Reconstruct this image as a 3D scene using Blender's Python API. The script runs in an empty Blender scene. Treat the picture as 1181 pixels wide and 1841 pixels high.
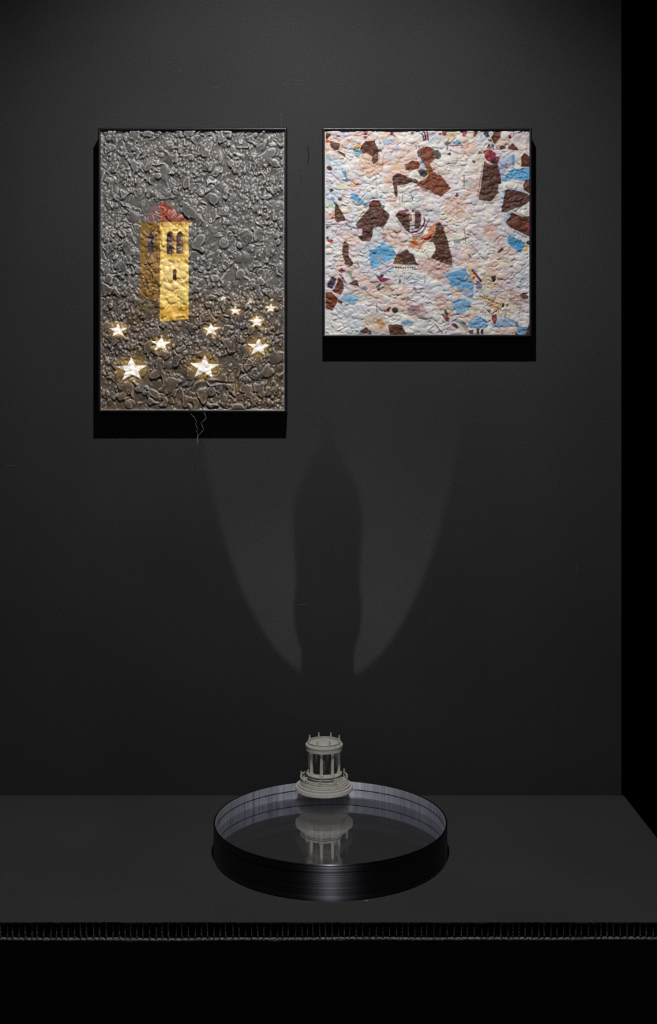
import bpy, bmesh, math, random
import numpy as np
from mathutils import Vector, Matrix

S = bpy.context.scene
C = S.collection
PI = math.pi

# ------------------------------------------------------------------ camera, world, lights
F = 2003.0          # focal length in pixels of the 1181 px wide frame
ZB = 2.386          # distance camera - wall
CZ = 1.56           # camera height
HOR = 750.0         # pixel row of the horizon
cam = bpy.data.cameras.new('camera')
cam.sensor_fit = 'HORIZONTAL'
cam.sensor_width = 36.0
cam.lens = 36.0 * F / 1181.0
cam.shift_y = -(920.5 - HOR) / 1181.0
cam.clip_start = 0.05
co = bpy.data.objects.new('camera', cam)
C.objects.link(co)
co.location = (0, -ZB, CZ)
co.rotation_euler = (PI / 2, 0, 0)
S.camera = co

S.view_settings.view_transform = 'Standard'
S.view_settings.look = 'None'
S.view_settings.gamma = 1.0
S.view_settings.use_curve_mapping = False
S.view_settings.exposure = 0.0

w = bpy.data.worlds.new('dark_room')
S.world = w
w.use_nodes = True
w.node_tree.nodes['Background'].inputs[0].default_value = (0.9, 0.95, 1.0, 1)
w.node_tree.nodes['Background'].inputs[1].default_value = 0.0

LAMP = Vector((0.0, -1.07, 3.05))


def aim(o, target):
    o.rotation_euler = (Vector(target) - o.location).to_track_quat('-Z', 'Y').to_euler()


sp = bpy.data.lights.new('ceiling_spot', 'SPOT')
sp.energy = 114
sp.color = (1.0, 0.985, 0.965)
sp.spot_size = math.radians(94)
sp.spot_blend = 1.0
sp.shadow_soft_size = 0.010
so = bpy.data.objects.new('ceiling_spot', sp)
C.objects.link(so)
so.location = LAMP
aim(so, (-0.10, 0.0, 1.12))

# added soft fill imitating faint room spill, from behind the camera
al = bpy.data.lights.new('fill_light', 'AREA')
al.shape = 'RECTANGLE'
al.size = 3.0
al.size_y = 2.0
al.energy = 5.0
al.color = (0.93, 0.96, 1.0)
ao = bpy.data.objects.new('fill_light', al)
C.objects.link(ao)
ao.location = (0.2, -4.6, 2.0)
aim(ao, (0, 0, 1.2))

# added unseen lamp, masked to imitate the tray's reflected light patch on the wall
pj = bpy.data.lights.new('added_reflection_lamp', 'POINT')
pj.energy = 135
pj.shadow_soft_size = 0.004
pj.use_nodes = True
po = bpy.data.objects.new('added_reflection_lamp', pj)
C.objects.link(po)
po.location = LAMP + Vector((0.0, -0.02, 0.0))


def reflection_mask_nodes():
    nt = pj.node_tree
    em = nt.nodes['Emission']
    lk = nt.links.new

    def M(op, a, b=None, c=None, clamp=False):
        n = nt.nodes.new('ShaderNodeMath')
        n.operation = op
        n.use_clamp = clamp
        for i, v in enumerate((a, b, c)):
            if v is None:
                continue
            if isinstance(v, (int, float)):
                n.inputs[i].default_value = v
            else:
                lk(v, n.inputs[i])
        return n.outputs[0]

    def SS(v, lo, hi):      # smooth step
        n = nt.nodes.new('ShaderNodeMapRange')
        n.interpolation_type = 'SMOOTHSTEP'
        n.inputs['From Min'].default_value = lo
        n.inputs['From Max'].default_value = hi
        lk(v, n.inputs['Value'])
        return n.outputs['Result']

    tc = nt.nodes.new('ShaderNodeTexCoord')
    sx = nt.nodes.new('ShaderNodeSeparateXYZ')
    lk(tc.outputs['Normal'], sx.inputs[0])
    D = -po.location.y
    yy = M('MAXIMUM', sx.outputs['Y'], 0.001)
    # point where the ray meets the wall
    X = M('ADD', M('MULTIPLY', M('DIVIDE', sx.outputs['X'], yy), D), po.location.x)
    Z = M('ADD', M('MULTIPLY', M('DIVIDE', sx.outputs['Z'], yy), D), po.location.z)
    # outline of the imitated patch, traced from the lamp's mirrored position below the tray
    zs = 2 * 0.779 - po.location.z
    t = M('DIVIDE', 0.779 - zs, M('MAXIMUM', M('SUBTRACT', Z, zs), 0.5))
    mx = M('ADD', M('MULTIPLY', M('SUBTRACT', X, po.location.x), t), po.location.x)
    my = M('SUBTRACT', M('MULTIPLY', t, D), D)
    r2 = M('ADD', M('POWER', M('ABSOLUTE', M('SUBTRACT', mx, 0.0036)), 2.0), M('POWER', M('ABSOLUTE', M('ADD', my, 0.306)), 2.0))
    r = M('SQRT', r2)
    soft = M('MULTIPLY_ADD', M('SUBTRACT', Z, 1.0), 0.020, 0.002)
    e = M('DIVIDE', M('SUBTRACT', 0.2115, r), M('MAXIMUM', soft, 0.001))
    disc_m = SS(e, -1.0, 1.0)
    # little temple's shadow shaped into the beam: half width along the height
    cv = nt.nodes.new('ShaderNodeFloatCurve')
    c = cv.mapping.curves[0]
    pts = [(0.0, .47), (.05, .54), (.11, .59), (.19, .605), (.32, .57), (.44, .60), (.60, .61), (.68, .57), (.76, .44), (.84, .28), (.92, .12), (1, .05)]
    c.points[0].location = pts[0]
    c.points[-1].location = pts[-1]
    for p in pts[1:-1]:
        c.points.new(*p)
    cv.mapping.update()
    lk(M('DIVIDE', M('SUBTRACT', Z, 1.06), 0.49, clamp=True), cv.inputs['Value'])
    hw = M('MULTIPLY', cv.outputs[0], 0.12)
    dx = M('ABSOLUTE', M('SUBTRACT', X, -0.0018))
    sl = M('DIVIDE', M('SUBTRACT', dx, hw), M('MAXIMUM', M('MULTIPLY_ADD', M('SUBTRACT', Z, 1.05), 0.024, 0.002), 0.001))
    slot = SS(sl, -1.0, 1.0)
    fade = M('SUBTRACT', 1.0, SS(Z, 1.02, 1.66))
    up = M('MULTIPLY', M('MULTIPLY', disc_m, slot), M('MULTIPLY', fade, SS(sx.outputs['Y'], 0.0, 0.05)))
    lk(up, em.inputs['Strength'])


reflection_mask_nodes()
cy = S.cycles
cy.caustics_reflective = True
cy.caustics_refractive = False
cy.blur_glossy = 1.0
cy.sample_clamp_indirect = 4.0
cy.max_bounces = 8
cy.glossy_bounces = 5
cy.transparent_max_bounces = 8
cy.use_adaptive_sampling = False


# ------------------------------------------------------------------ helpers
def W(px, py, Z):
    return Vector(((px - 590.5) * Z / F, Z - ZB, CZ - (py - HOR) * Z / F))


def lin(c):
    c = np.asarray(c, float) / 255.0
    return np.where(c <= 0.04045, c / 12.92, ((c + 0.055) / 1.055) ** 2.4)


def mat(name, rgb, rough=0.6, metal=0.0, spec=0.5):
    m = bpy.data.materials.new(name)
    m.use_nodes = True
    b = m.node_tree.nodes['Principled BSDF']
    b.inputs['Base Color'].default_value = (*rgb, 1)
    b.inputs['Roughness'].default_value = rough
    b.inputs['Metallic'].default_value = metal
    b.inputs['Specular IOR Level'].default_value = spec
    return m


def N(m, kind, **kw):
    n = m.node_tree.nodes.new(kind)
    for k, v in kw.items():
        setattr(n, k, v)
    return n


def grain(m, a, b, scale, bump=0.0, bscale=None, lo=0.35, hi=0.65, dist=0.001):
    """mottled colour from a to b plus a fine bump"""
    nt = m.node_tree
    bs = nt.nodes['Principled BSDF']
    tc = N(m, 'ShaderNodeTexCoord')
    no = N(m, 'ShaderNodeTexNoise')
    no.inputs['Scale'].default_value = scale
    no.inputs['Detail'].default_value = 4
    nt.links.new(tc.outputs['Object'], no.inputs['Vector'])
    r = N(m, 'ShaderNodeValToRGB')
    r.color_ramp.elements[0].position = lo
    r.color_ramp.elements[1].position = hi
    r.color_ramp.elements[0].color = (*a, 1)
    r.color_ramp.elements[1].color = (*b, 1)
    nt.links.new(no.outputs['Fac'], r.inputs[0])
    nt.links.new(r.outputs[0], bs.inputs['Base Color'])
    if bump:
        n2 = N(m, 'ShaderNodeTexNoise')
        n2.inputs['Scale'].default_value = bscale or scale * 2
        n2.inputs['Detail'].default_value = 3
        nt.links.new(tc.outputs['Object'], n2.inputs['Vector'])
        bp = N(m, 'ShaderNodeBump')
        bp.inputs['Strength'].default_value = bump
        bp.inputs['Distance'].default_value = dist
        nt.links.new(n2.outputs['Fac'], bp.inputs['Height'])
        nt.links.new(bp.outputs[0], bs.inputs['Normal'])
    return r, tc


def obj(name, bm, m=None, parent=None, smooth=False, loc=None):
    me = bpy.data.meshes.new(name)
    bmesh.ops.recalc_face_normals(bm, faces=bm.faces)
    bm.to_mesh(me)
    bm.free()
    if m:
        me.materials.append(m)
    if smooth:
        me.set_sharp_from_angle(angle=math.radians(35))
        me.polygons.foreach_set('use_smooth', [True] * len(me.polygons))
    return link(name, me, parent, loc)


def link(name, me, parent=None, loc=None):
    o = bpy.data.objects.new(name, me)
    C.objects.link(o)
    if parent:
        o.parent = parent
    if loc is not None:
        o.location = loc
    return o


def empty(name, loc=(0, 0, 0)):
    o = bpy.data.objects.new(name, None)
    C.objects.link(o)
    o.location = loc
    o.empty_display_size = 0.05
    return o


def tag(o, label=None, cat=None, group=None, kind=None):
    if label:
        o['label'] = label
    if cat:
        o['category'] = cat
    if group:
        o['group'] = group
    if kind:
        o['kind'] = kind
    return o


def box(bm, x0, x1, y0, y1, z0, z1, bevel=0.0):
    vs = bmesh.ops.create_cube(bm, size=1)['verts']
    for v in vs:
        v.co = Vector(((x0 + x1) / 2 + v.co.x * (x1 - x0), (y0 + y1) / 2 + v.co.y * (y1 - y0),
                       (z0 + z1) / 2 + v.co.z * (z1 - z0)))
    if bevel:
        es = list({e for v in vs for e in v.link_edges})
        bmesh.ops.bevel(bm, geom=es, offset=bevel, segments=2, affect='EDGES')


def lathe(bm, prof, cx=0, cy=0, n=72, a0=0.0, a1=None, closed=True):
    """revolve (r, z) points; closed profile loops back; partial sweep when a1 given"""
    full = a1 is None
    m = n if full else n + 1
    rings = []
    for i in range(m):
        a = a0 + (2 * PI * i / n if full else (a1 - a0) * i / n)
        s, c = math.sin(a), -math.cos(a)         # angle 0 looks at the camera (-y)
        rings.append([bm.verts.new((cx + r * s, cy + r * c, z)) for r, z in prof])
    k = len(prof)
    for i in range(n):
        A, B = rings[i], rings[(i + 1) % m]
        for j in range(k if closed else k - 1):
            q = [A[j], A[(j + 1) % k], B[(j + 1) % k], B[j]]
            try:
                bm.faces.new(q)
            except ValueError:
                pass
    if not full:
        bm.faces.new(rings[0])
        bm.faces.new(rings[-1])
    bmesh.ops.remove_doubles(bm, verts=bm.verts, dist=1e-6)


def tube(bm, pts, r, n=6):
    rings = []
    for i, p in enumerate(pts):
        p = Vector(p)
        d = (Vector(pts[min(i + 1, len(pts) - 1)]) - Vector(pts[max(i - 1, 0)])).normalized()
        u = d.cross(Vector((0.3, 0.5, 0.81))).normalized()
        v = d.cross(u)
        rr = r[i] if isinstance(r, (list, tuple)) else r
        rings.append([bm.verts.new(p + rr * (u * math.cos(2 * PI * k / n) + v * math.sin(2 * PI * k / n)))
                      for k in range(n)])
    for a, b in zip(rings, rings[1:]):
        for k in range(n):
            bm.faces.new([a[k], a[(k + 1) % n], b[(k + 1) % n], b[k]])
    bm.faces.new(rings[0])
    bm.faces.new(rings[-1])


# ------------------------------------------------------------------ materials of the setting
def board_mat(name, a, b):
    m = mat(name, a, 0.78, spec=0.3)
    r, tc = grain(m, a, b, 420, 0.5, 700, 0.3, 0.72, 0.0006)
    nt = m.node_tree
    bs = nt.nodes['Principled BSDF']
    # broad cloudy wear
    n1 = N(m, 'ShaderNodeTexNoise')
    n1.inputs['Scale'].default_value = 3.0
    n1.inputs['Detail'].default_value = 5
    nt.links.new(tc.outputs['Object'], n1.inputs['Vector'])
    r1 = N(m, 'ShaderNodeMapRange')
    r1.inputs['From Min'].default_value = 0.3
    r1.inputs['From Max'].default_value = 0.7
    r1.inputs['To Min'].default_value = 0.86
    r1.inputs['To Max'].default_value = 1.12
    nt.links.new(n1.outputs['Fac'], r1.inputs['Value'])
    mx = N(m, 'ShaderNodeVectorMath', operation='SCALE')
    nt.links.new(r.outputs[0], mx.inputs[0])
    nt.links.new(r1.outputs[0], mx.inputs['Scale'])
    # sparse pale dust specks
    v = N(m, 'ShaderNodeTexVoronoi')
    v.inputs['Scale'].default_value = 55
    nt.links.new(tc.outputs['Object'], v.inputs['Vector'])
    lt = N(m, 'ShaderNodeMath', operation='LESS_THAN')
    lt.inputs[1].default_value = 0.035
    nt.links.new(v.outputs['Distance'], lt.inputs[0])
    sc = N(m, 'ShaderNodeMath', operation='MULTIPLY')
    sc.inputs[1].default_value = 0.06
    nt.links.new(lt.outputs[0], sc.inputs[0])
    ad = N(m, 'ShaderNodeVectorMath', operation='ADD')
    nt.links.new(mx.outputs[0], ad.inputs[0])
    cm = N(m, 'ShaderNodeCombineXYZ')
    for i in range(3):
        nt.links.new(sc.outputs[0], cm.inputs[i])
    nt.links.new(cm.outputs[0], ad.inputs[1])
    nt.links.new(ad.outputs[0], bs.inputs['Base Color'])
    return m


M_wall = board_mat('black_wall_board', (0.014, 0.014, 0.0143), (0.046, 0.046, 0.0463))
M_top = board_mat('black_table_board', (0.019, 0.019, 0.019), (0.049, 0.049, 0.049))
M_black = mat('black_paint', (0.004, 0.004, 0.0045), 0.8, spec=0.2)
M_under = mat('dark_board', (0.012, 0.012, 0.013), 0.9, spec=0.1)
grain(M_under, (0.008, 0.008, 0.010), (0.07, 0.066, 0.074), 500)

# ------------------------------------------------------------------ large structure
bm = bmesh.new()
box(bm, -1.9, 0.627, 0.0, 0.03, 0.0, 3.0)
wall = obj('wall_back', bm, M_wall)
tag(wall, 'matte black board wall behind the two framed reliefs', 'wall', kind='structure')

bm = bmesh.new()
box(bm, -4, 4, -4, 3, -0.05, 0.0)
fl = obj('floor', bm, M_black)
tag(fl, 'dark floor below the table', 'floor', kind='structure')

# ------------------------------------------------------------------ table of honeycomb board
TZ = 0.75
YF = 1.787 - ZB      # front edge
XR = 0.632
table = tag(empty('display_table', (0, -0.3, 0)), 'black honeycomb cardboard table top with exposed core along its front edge',
            'table')


def tb(name, bm, m, smooth=False):
    o = obj(name, bm, m, None, smooth)
    o.parent = table
    o.matrix_parent_inverse = table.matrix_basis.inverted()
    return o


rnd = random.Random(5)
bm = bmesh.new()
# top sheet with a slightly ragged front edge
nx = 420
x0, x1 = -1.5, XR
fr = []
for i in range(nx + 1):
    x = x0 + (x1 - x0) * i / nx
    yy = YF - 0.0002 * math.sin(x * 37) - rnd.uniform(0, 0.0007)
    fr.append((x, yy))
top = [bm.verts.new((x, y, TZ)) for x, y in fr]
bot = [bm.verts.new((x, y + rnd.uniform(-.0003, .0006), TZ - 0.0016 - rnd.uniform(0, 0.0006))) for x, y in fr]
bk = [bm.verts.new((x, -0.0005, TZ)) for x, y in fr]
bkb = [bm.verts.new((x, -0.0005, TZ - 0.0018)) for x, y in fr]
for i in range(nx):
    bm.faces.new([top[i], top[i + 1], bk[i + 1], bk[i]])
    bm.faces.new([top[i], bot[i], bot[i + 1], top[i + 1]])
    bm.faces.new([bot[i], bkb[i], bkb[i + 1], bot[i + 1]])
    bm.faces.new([bk[i], bk[i + 1], bkb[i + 1], bkb[i]])
bm.faces.new([top[0], bk[0], bkb[0], bot[0]])
bm.faces.new([top[-1], bot[-1], bkb[-1], bk[-1]])
tb('top_sheet', bm, M_top)

ZL = TZ - 0.0285
M_edge = mat('grey_paper_edge', (0.23, 0.24, 0.235), 0.9, spec=0.2)
grain(M_edge, (0.04, 0.042, 0.042), (0.22, 0.23, 0.225), 260, lo=0.4, hi=0.62)
M_core = mat('grey_core_paper', (0.08, 0.085, 0.09), 0.95, spec=0.1)
grain(M_core, (0.012, 0.013, 0.014), (0.2, 0.21, 0.215), 330, lo=0.42, hi=0.62)
# bottom sheet: thin, wavy, nicked, standing a hair proud
bm = bmesh.new()
rows = []
nz = 700
ph = rnd.random() * 6
fin_x = []
x = -1.49
while x < XR - 0.006:
    fin_x.append(x)
    x += 0.0102 + rnd.uniform(-0.0014, 0.0014)
for i in range(nz + 1):
    x = x0 + (x1 - x0) * i / nz
    near = min(abs(x - f) for f in fin_x)
    nick = 0.0010 * max(0, 1 - near / 0.0016)
    dz = 0.0006 * math.sin(x * 9 + ph) + 0.00035 * math.sin(x * 31) + rnd.uniform(-.0001, .0001)
    if x > 0.15:
        dz += 0.0016 * min(1, (x - 0.15) / 0.3)
    lump = 0.0
    for lx in (-0.319, -0.085, 0.02):
        lump += 0.0011 * math.exp(-((x - lx) / 0.008) ** 2)
    y = YF - 0.0022 + nick * 1.6 - rnd.uniform(0, .0003)
    hi = ZL + 0.0017 + dz - nick * 0.9 + rnd.uniform(-.0001, .0002)
    lo = ZL - 0.0003 + dz - lump
    rows.append([bm.verts.new(p) for p in ((x, y, hi), (x, y + .0002, lo), (x, -0.001, lo), (x, -0.001, hi))])
for a, b in zip(rows, rows[1:]):
    for k in range(4):
        bm.faces.new([a[k], a[(k + 1) % 4], b[(k + 1) % 4], b[k]])
bm.faces.new(rows[0])
bm.faces.new(rows[-1])
tb('bottom_sheet', bm, M_edge)
bm = bmesh.new()
box(bm, x0, XR - 0.002, YF + 0.016, -0.002, ZL + 0.0022, TZ - 0.0024)
tb('inner_core', bm, M_black)


def fin_mesh(seed):
    """one wall of the honeycomb core seen end on: a thin wavy sheet, thicker where glued to the bottom sheet"""
    r = random.Random(seed)
    bm = bmesh.new()
    H0, H1 = 0.0008, 0.0262
    n = 9
    amp = r.uniform(-0.0012, 0.0012)
    lean = r.uniform(-0.001, 0.001)
    topcut = H1 if r.random() < 0.72 else H1 - r.uniform(0.004, 0.009)
    L = []
    for i in range(n):
        t = i / (n - 1)
        z = H0 + (topcut - H0) * t
        xx = amp * math.sin(t * PI * r.uniform(0.9, 1.1)) + lean * t + r.uniform(-.00012, .00012)
        hw = 0.00038 + 0.0007 * (1 - t) ** 3 + r.uniform(0, .00012)
        yy = r.uniform(-0.0005, 0.0004) - 0.0004 * (1 - t) ** 2
        L.append([bm.verts.new(p) for p in ((xx - hw, yy, z), (xx + hw, yy, z),
                                            (xx * .4 + hw * .6 + .001, 0.0155, z), (xx * .4 - hw * .6 + .001, 0.0155, z))])
    for a, b in zip(L, L[1:]):
        for k in range(4):
            bm.faces.new([a[k], a[(k + 1) % 4], b[(k + 1) % 4], b[k]])
    bm.faces.new(L[0])
    bm.faces.new(L[-1])
    me = bpy.data.meshes.new('core_strip')
    bmesh.ops.recalc_face_normals(bm, faces=bm.faces)
    bm.to_mesh(me)
    bm.free()
    me.materials.append(M_core)
    return me


fins = [fin_mesh(i) for i in range(14)]
for f in fin_x:
    if f < -0.62:
        continue
    o = link('core_strip', rnd.choice(fins), table)
    o.matrix_parent_inverse = table.matrix_basis.inverted()
    o.location = (f, YF + 0.0004, ZL + 0.001)
bm = bmesh.new()
box(bm, x0, XR - 0.02, YF + 0.045, YF + 0.06, 0.0, ZL - 0.0006)
tb('apron_board', bm, M_under)


# ------------------------------------------------------------------ noise and raster tools for the two reliefs
def vnoise(h, w, cell, seed, oct=1):
    out = np.zeros((h, w))
    amp, tot = 1.0, 0
    for o in range(oct):
        rs = np.random.RandomState(seed + 17 * o)
        gh, gw = int(h / cell) + 4, int(w / cell) + 4
        g = rs.rand(gh, gw)
        y = np.arange(h) / cell
        x = np.arange(w) / cell
        yi, xi = y.astype(int), x.astype(int)
        fy, fx = y - yi, x - xi
        fy = (fy * fy * (3 - 2 * fy))[:, None]
        fx = (fx * fx * (3 - 2 * fx))[None]
        a = g[yi][:, xi]
        b = g[yi][:, xi + 1]
        c = g[yi + 1][:, xi]
        d = g[yi + 1][:, xi + 1]
        out += amp * ((a * (1 - fx) + b * fx) * (1 - fy) + (c * (1 - fx) + d * fx) * fy)
        tot += amp
        amp *= 0.5
        cell = max(1.5, cell / 2)
    return out / tot


def blur(a, n=1):
    for _ in range(n):
        p = np.pad(a, 1, mode='edge')
        a = (p[1:-1, :-2] + 2 * p[1:-1, 1:-1] + p[1:-1, 2:]) / 4
        p = np.pad(a, 1, mode='edge')
        a = (p[:-2, 1:-1] + 2 * p[1:-1, 1:-1] + p[2:, 1:-1]) / 4
    return a


class Relief:
    """a relief panel sampled on a grid; pixel coordinates of the photograph's frame plane"""

    def __init__(s, x0, x1, y0, y1, step):
        s.x0, s.y0, s.step = x0, y0, step
        s.w = int(round((x1 - x0) / step)) + 1
        s.h = int(round((y1 - y0) / step)) + 1
        s.x1, s.y1 = x1, y1
        s.X, s.Y = np.meshgrid(np.linspace(x0, x1, s.w), np.linspace(y0, y1, s.h))
        s.H = np.zeros((s.h, s.w))
        s.col = np.zeros((s.h, s.w, 3))
        s.lab = np.zeros((s.h - 1, s.w - 1), int)

    def window(s, x0, y0, x1, y1):
        i0 = max(0, int((x0 - s.x0) / s.step) - 1)
        i1 = min(s.w, int((x1 - s.x0) / s.step) + 3)
        j0 = max(0, int((y0 - s.y0) / s.step) - 1)
        j1 = min(s.h, int((y1 - s.y0) / s.step) + 3)
        return slice(j0, j1), slice(i0, i1)

    def dome(s, x, y, a, b, th, hh, base=None, p=0.5):
        R = max(a, b)
        J, I = s.window(x - R, y - R, x + R, y + R)
        if J.start >= J.stop or I.start >= I.stop:
            return
        dx, dy = s.X[J, I] - x, s.Y[J, I] - y
        c, sn = math.cos(th), math.sin(th)
        q = ((dx * c + dy * sn) / a) ** 2 + ((-dx * sn + dy * c) / b) ** 2
        d = np.clip(1 - q, 0, None) ** p * hh
        bs = 0 if base is None else base
        s.H[J, I] = np.maximum(s.H[J, I], np.where(q < 1, bs + d, -9))

    def ring(s, x, y, a, b, th, wd, hh):
        R = max(a, b) + wd * 2
        J, I = s.window(x - R, y - R, x + R, y + R)
        if J.start >= J.stop or I.start >= I.stop:
            return
        dx, dy = s.X[J, I] - x, s.Y[J, I] - y
        c, sn = math.cos(th), math.sin(th)
        q = np.sqrt(((dx * c + dy * sn) / a) ** 2 + ((-dx * sn + dy * c) / b) ** 2)
        d = np.abs(q - 1) * min(a, b)
        s.H[J, I] += hh * np.exp(-(d / wd) ** 2) - 0.5 * hh * np.exp(-((q - 1) * min(a, b) - 2.2 * wd) ** 2 / wd ** 2)

    def line(s, pts, wd, hh=0.0, col=None, alpha=1.0, warp=0.0):
        for (ax, ay), (bx, by) in zip(pts, pts[1:]):
            J, I = s.window(min(ax, bx) - 3 * wd, min(ay, by) - 3 * wd, max(ax, bx) + 3 * wd, max(ay, by) + 3 * wd)
            if J.start >= J.stop or I.start >= I.stop:
                continue
            X, Y = s.X[J, I], s.Y[J, I]
            L2 = (bx - ax) ** 2 + (by - ay) ** 2 + 1e-9
            t = np.clip(((X - ax) * (bx - ax) + (Y - ay) * (by - ay)) / L2, 0, 1)
            d = np.hypot(X - ax - t * (bx - ax), Y - ay - t * (by - ay))
            if hh:
                s.H[J, I] += hh * np.exp(-(d / wd) ** 2)
            if col is not None:
                al = alpha * np.clip(0.5 + (wd / 2 - d) / s.step, 0, 1)[..., None]
                s.col[J, I] = s.col[J, I] * (1 - al) + np.array(col) * al

    def inside(s, poly, X, Y):
        ins = np.zeros(X.shape, bool)
        n = len(poly)
        for i in range(n):
            xa, ya = poly[i]
            xb, yb = poly[(i + 1) % n]
            if ya == yb:
                continue
            c = ((ya > Y) != (yb > Y)) & (X < (xb - xa) * (Y - ya) / (yb - ya) + xa)
            ins ^= c
        return ins

    def poly(s, pts, col, alpha=1.0, var=0, label=None, soft=0):
        xs = [p[0] for p in pts]
        ys = [p[1] for p in pts]
        J, I = s.window(min(xs) - 2, min(ys) - 2, max(xs) + 2, max(ys) + 2)
        if J.start >= J.stop or I.start >= I.stop:
            return
        X, Y = s.X[J, I], s.Y[J, I]
        cov = np.zeros(X.shape)
        q = s.step * 0.25
        for ox, oy in ((-q, -q), (q, -q), (-q, q), (q, q)):
            cov += s.inside(pts, X + ox, Y + oy)
        cov /= 4
        if soft:
            cov = blur(cov, soft)
        cc = np.broadcast_to(np.array(col, float), X.shape + (3,)).copy()
        if var:
            k = (vnoise(s.h, s.w, 5 / s.step, 91, 3)[J, I] - 0.5) * 2 * var
            cc = cc * (1 + k[..., None])
        al = (cov * alpha)[..., None]
        s.col[J, I] = s.col[J, I] * (1 - al) + cc * al
        if label is not None:
            Jc = slice(J.start, min(J.stop, s.h - 1))
            Ic = slice(I.start, min(I.stop, s.w - 1))
            Xc = s.X[Jc, Ic] + s.step / 2
            Yc = s.Y[Jc, Ic] + s.step / 2
            s.lab[Jc, Ic][s.inside(pts, Xc, Yc)] = label

    def build(s, Z, names, mats, parent, hpx):
        """cut the grid by label, one mesh object each; Z is the depth of the panel's base plane"""
        col = np.concatenate([lin(np.clip(s.col, 0, 255)), np.ones((s.h, s.w, 1))], 2).reshape(-1, 4)
        k = Z / F
        co = np.stack([(s.X - 590.5) * k, (Z - ZB) - s.H * hpx, CZ - (s.Y - HOR) * k], 2).reshape(-1, 3)
        co -= np.array(parent.location)[None]
        idx = np.arange(s.h * s.w).reshape(s.h, s.w)
        quads = np.stack([idx[:-1, :-1], idx[1:, :-1], idx[1:, 1:], idx[:-1, 1:]], 2)
        out = []
        for lb, nm in names.items():
            q = quads[s.lab == lb]
            if len(q) == 0:
                continue
            u, inv = np.unique(q.ravel(), return_inverse=True)
            me = bpy.data.meshes.new(nm)
            me.vertices.add(len(u))
            me.vertices.foreach_set('co', co[u].astype(np.float32).ravel())
            me.loops.add(len(inv))
            me.loops.foreach_set('vertex_index', inv.astype(np.int32).ravel())
            me.polygons.add(len(q))
            me.polygons.foreach_set('loop_start', np.arange(0, len(inv), 4, dtype=np.int32))
            me.update(calc_edges=True)
            me.polygons.foreach_set('use_smooth', np.ones(len(q), bool))
            at = me.color_attributes.new('print', 'FLOAT_COLOR', 'POINT')
            at.data.foreach_set('color', col[u].astype(np.float32).ravel())
            me.materials.append(mats.get(nm, mats['']))
            me.validate()
            # keep the shading continuous across the cut: use the normals of the whole grid
            out.append((nm, link(nm, me, parent), u))
        gy, gx = np.gradient(s.H * hpx, k * s.step)
        nrm = np.stack([gx, -np.ones_like(gx), -gy], 2)
        nrm = np.stack([-gx, -np.ones_like(gx), gy], 2)
        nrm /= np.linalg.norm(nrm, axis=2, keepdims=True)
        nrm = nrm.reshape(-1, 3)
        for nm, o, u in out:
            o.data.normals_split_custom_set_from_vertices(nrm[u].tolist())
        return [(nm, o) for nm, o, u in out]


def print_mat(name, rough, spec=0.5, glow=0.0, coat=0.0, bump=0.0, bscale=900):
    m = mat(name, (1, 1, 1), rough, spec=spec)
    nt = m.node_tree
    b = nt.nodes['Principled BSDF']
    a = N(m, 'ShaderNodeVertexColor', layer_name='print')
    nt.links.new(a.outputs['Color'], b.inputs['Base Color'])
    if glow:
        nt.links.new(a.outputs['Color'], b.inputs['Emission Color'])
        b.inputs['Emission Strength'].default_value = glow
    b.inputs['Coat Weight'].default_value = coat
    b.inputs['Coat Roughness'].default_value = 0.15
    if bump:
        tc = N(m, 'ShaderNodeTexCoord')
        n2 = N(m, 'ShaderNodeTexNoise')
        n2.inputs['Scale'].default_value = bscale
        nt.links.new(tc.outputs['Object'], n2.inputs['Vector'])
        bp = N(m, 'ShaderNodeBump')
        bp.inputs['Strength'].default_value = bump
        bp.inputs['Distance'].default_value = 0.0005
        nt.links.new(n2.outputs['Fac'], bp.inputs['Height'])
        nt.links.new(bp.outputs[0], b.inputs['Normal'])
    return m


# ------------------------------------------------------------------ frames
M_frame = mat('black_frame_lacquer', (0.0045, 0.005, 0.008), 0.36, spec=0.55)
DF = 0.040          # how far the frames stand off the wall
ZFr = ZB - DF
ZArt = ZB - DF + 0.0042


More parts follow.
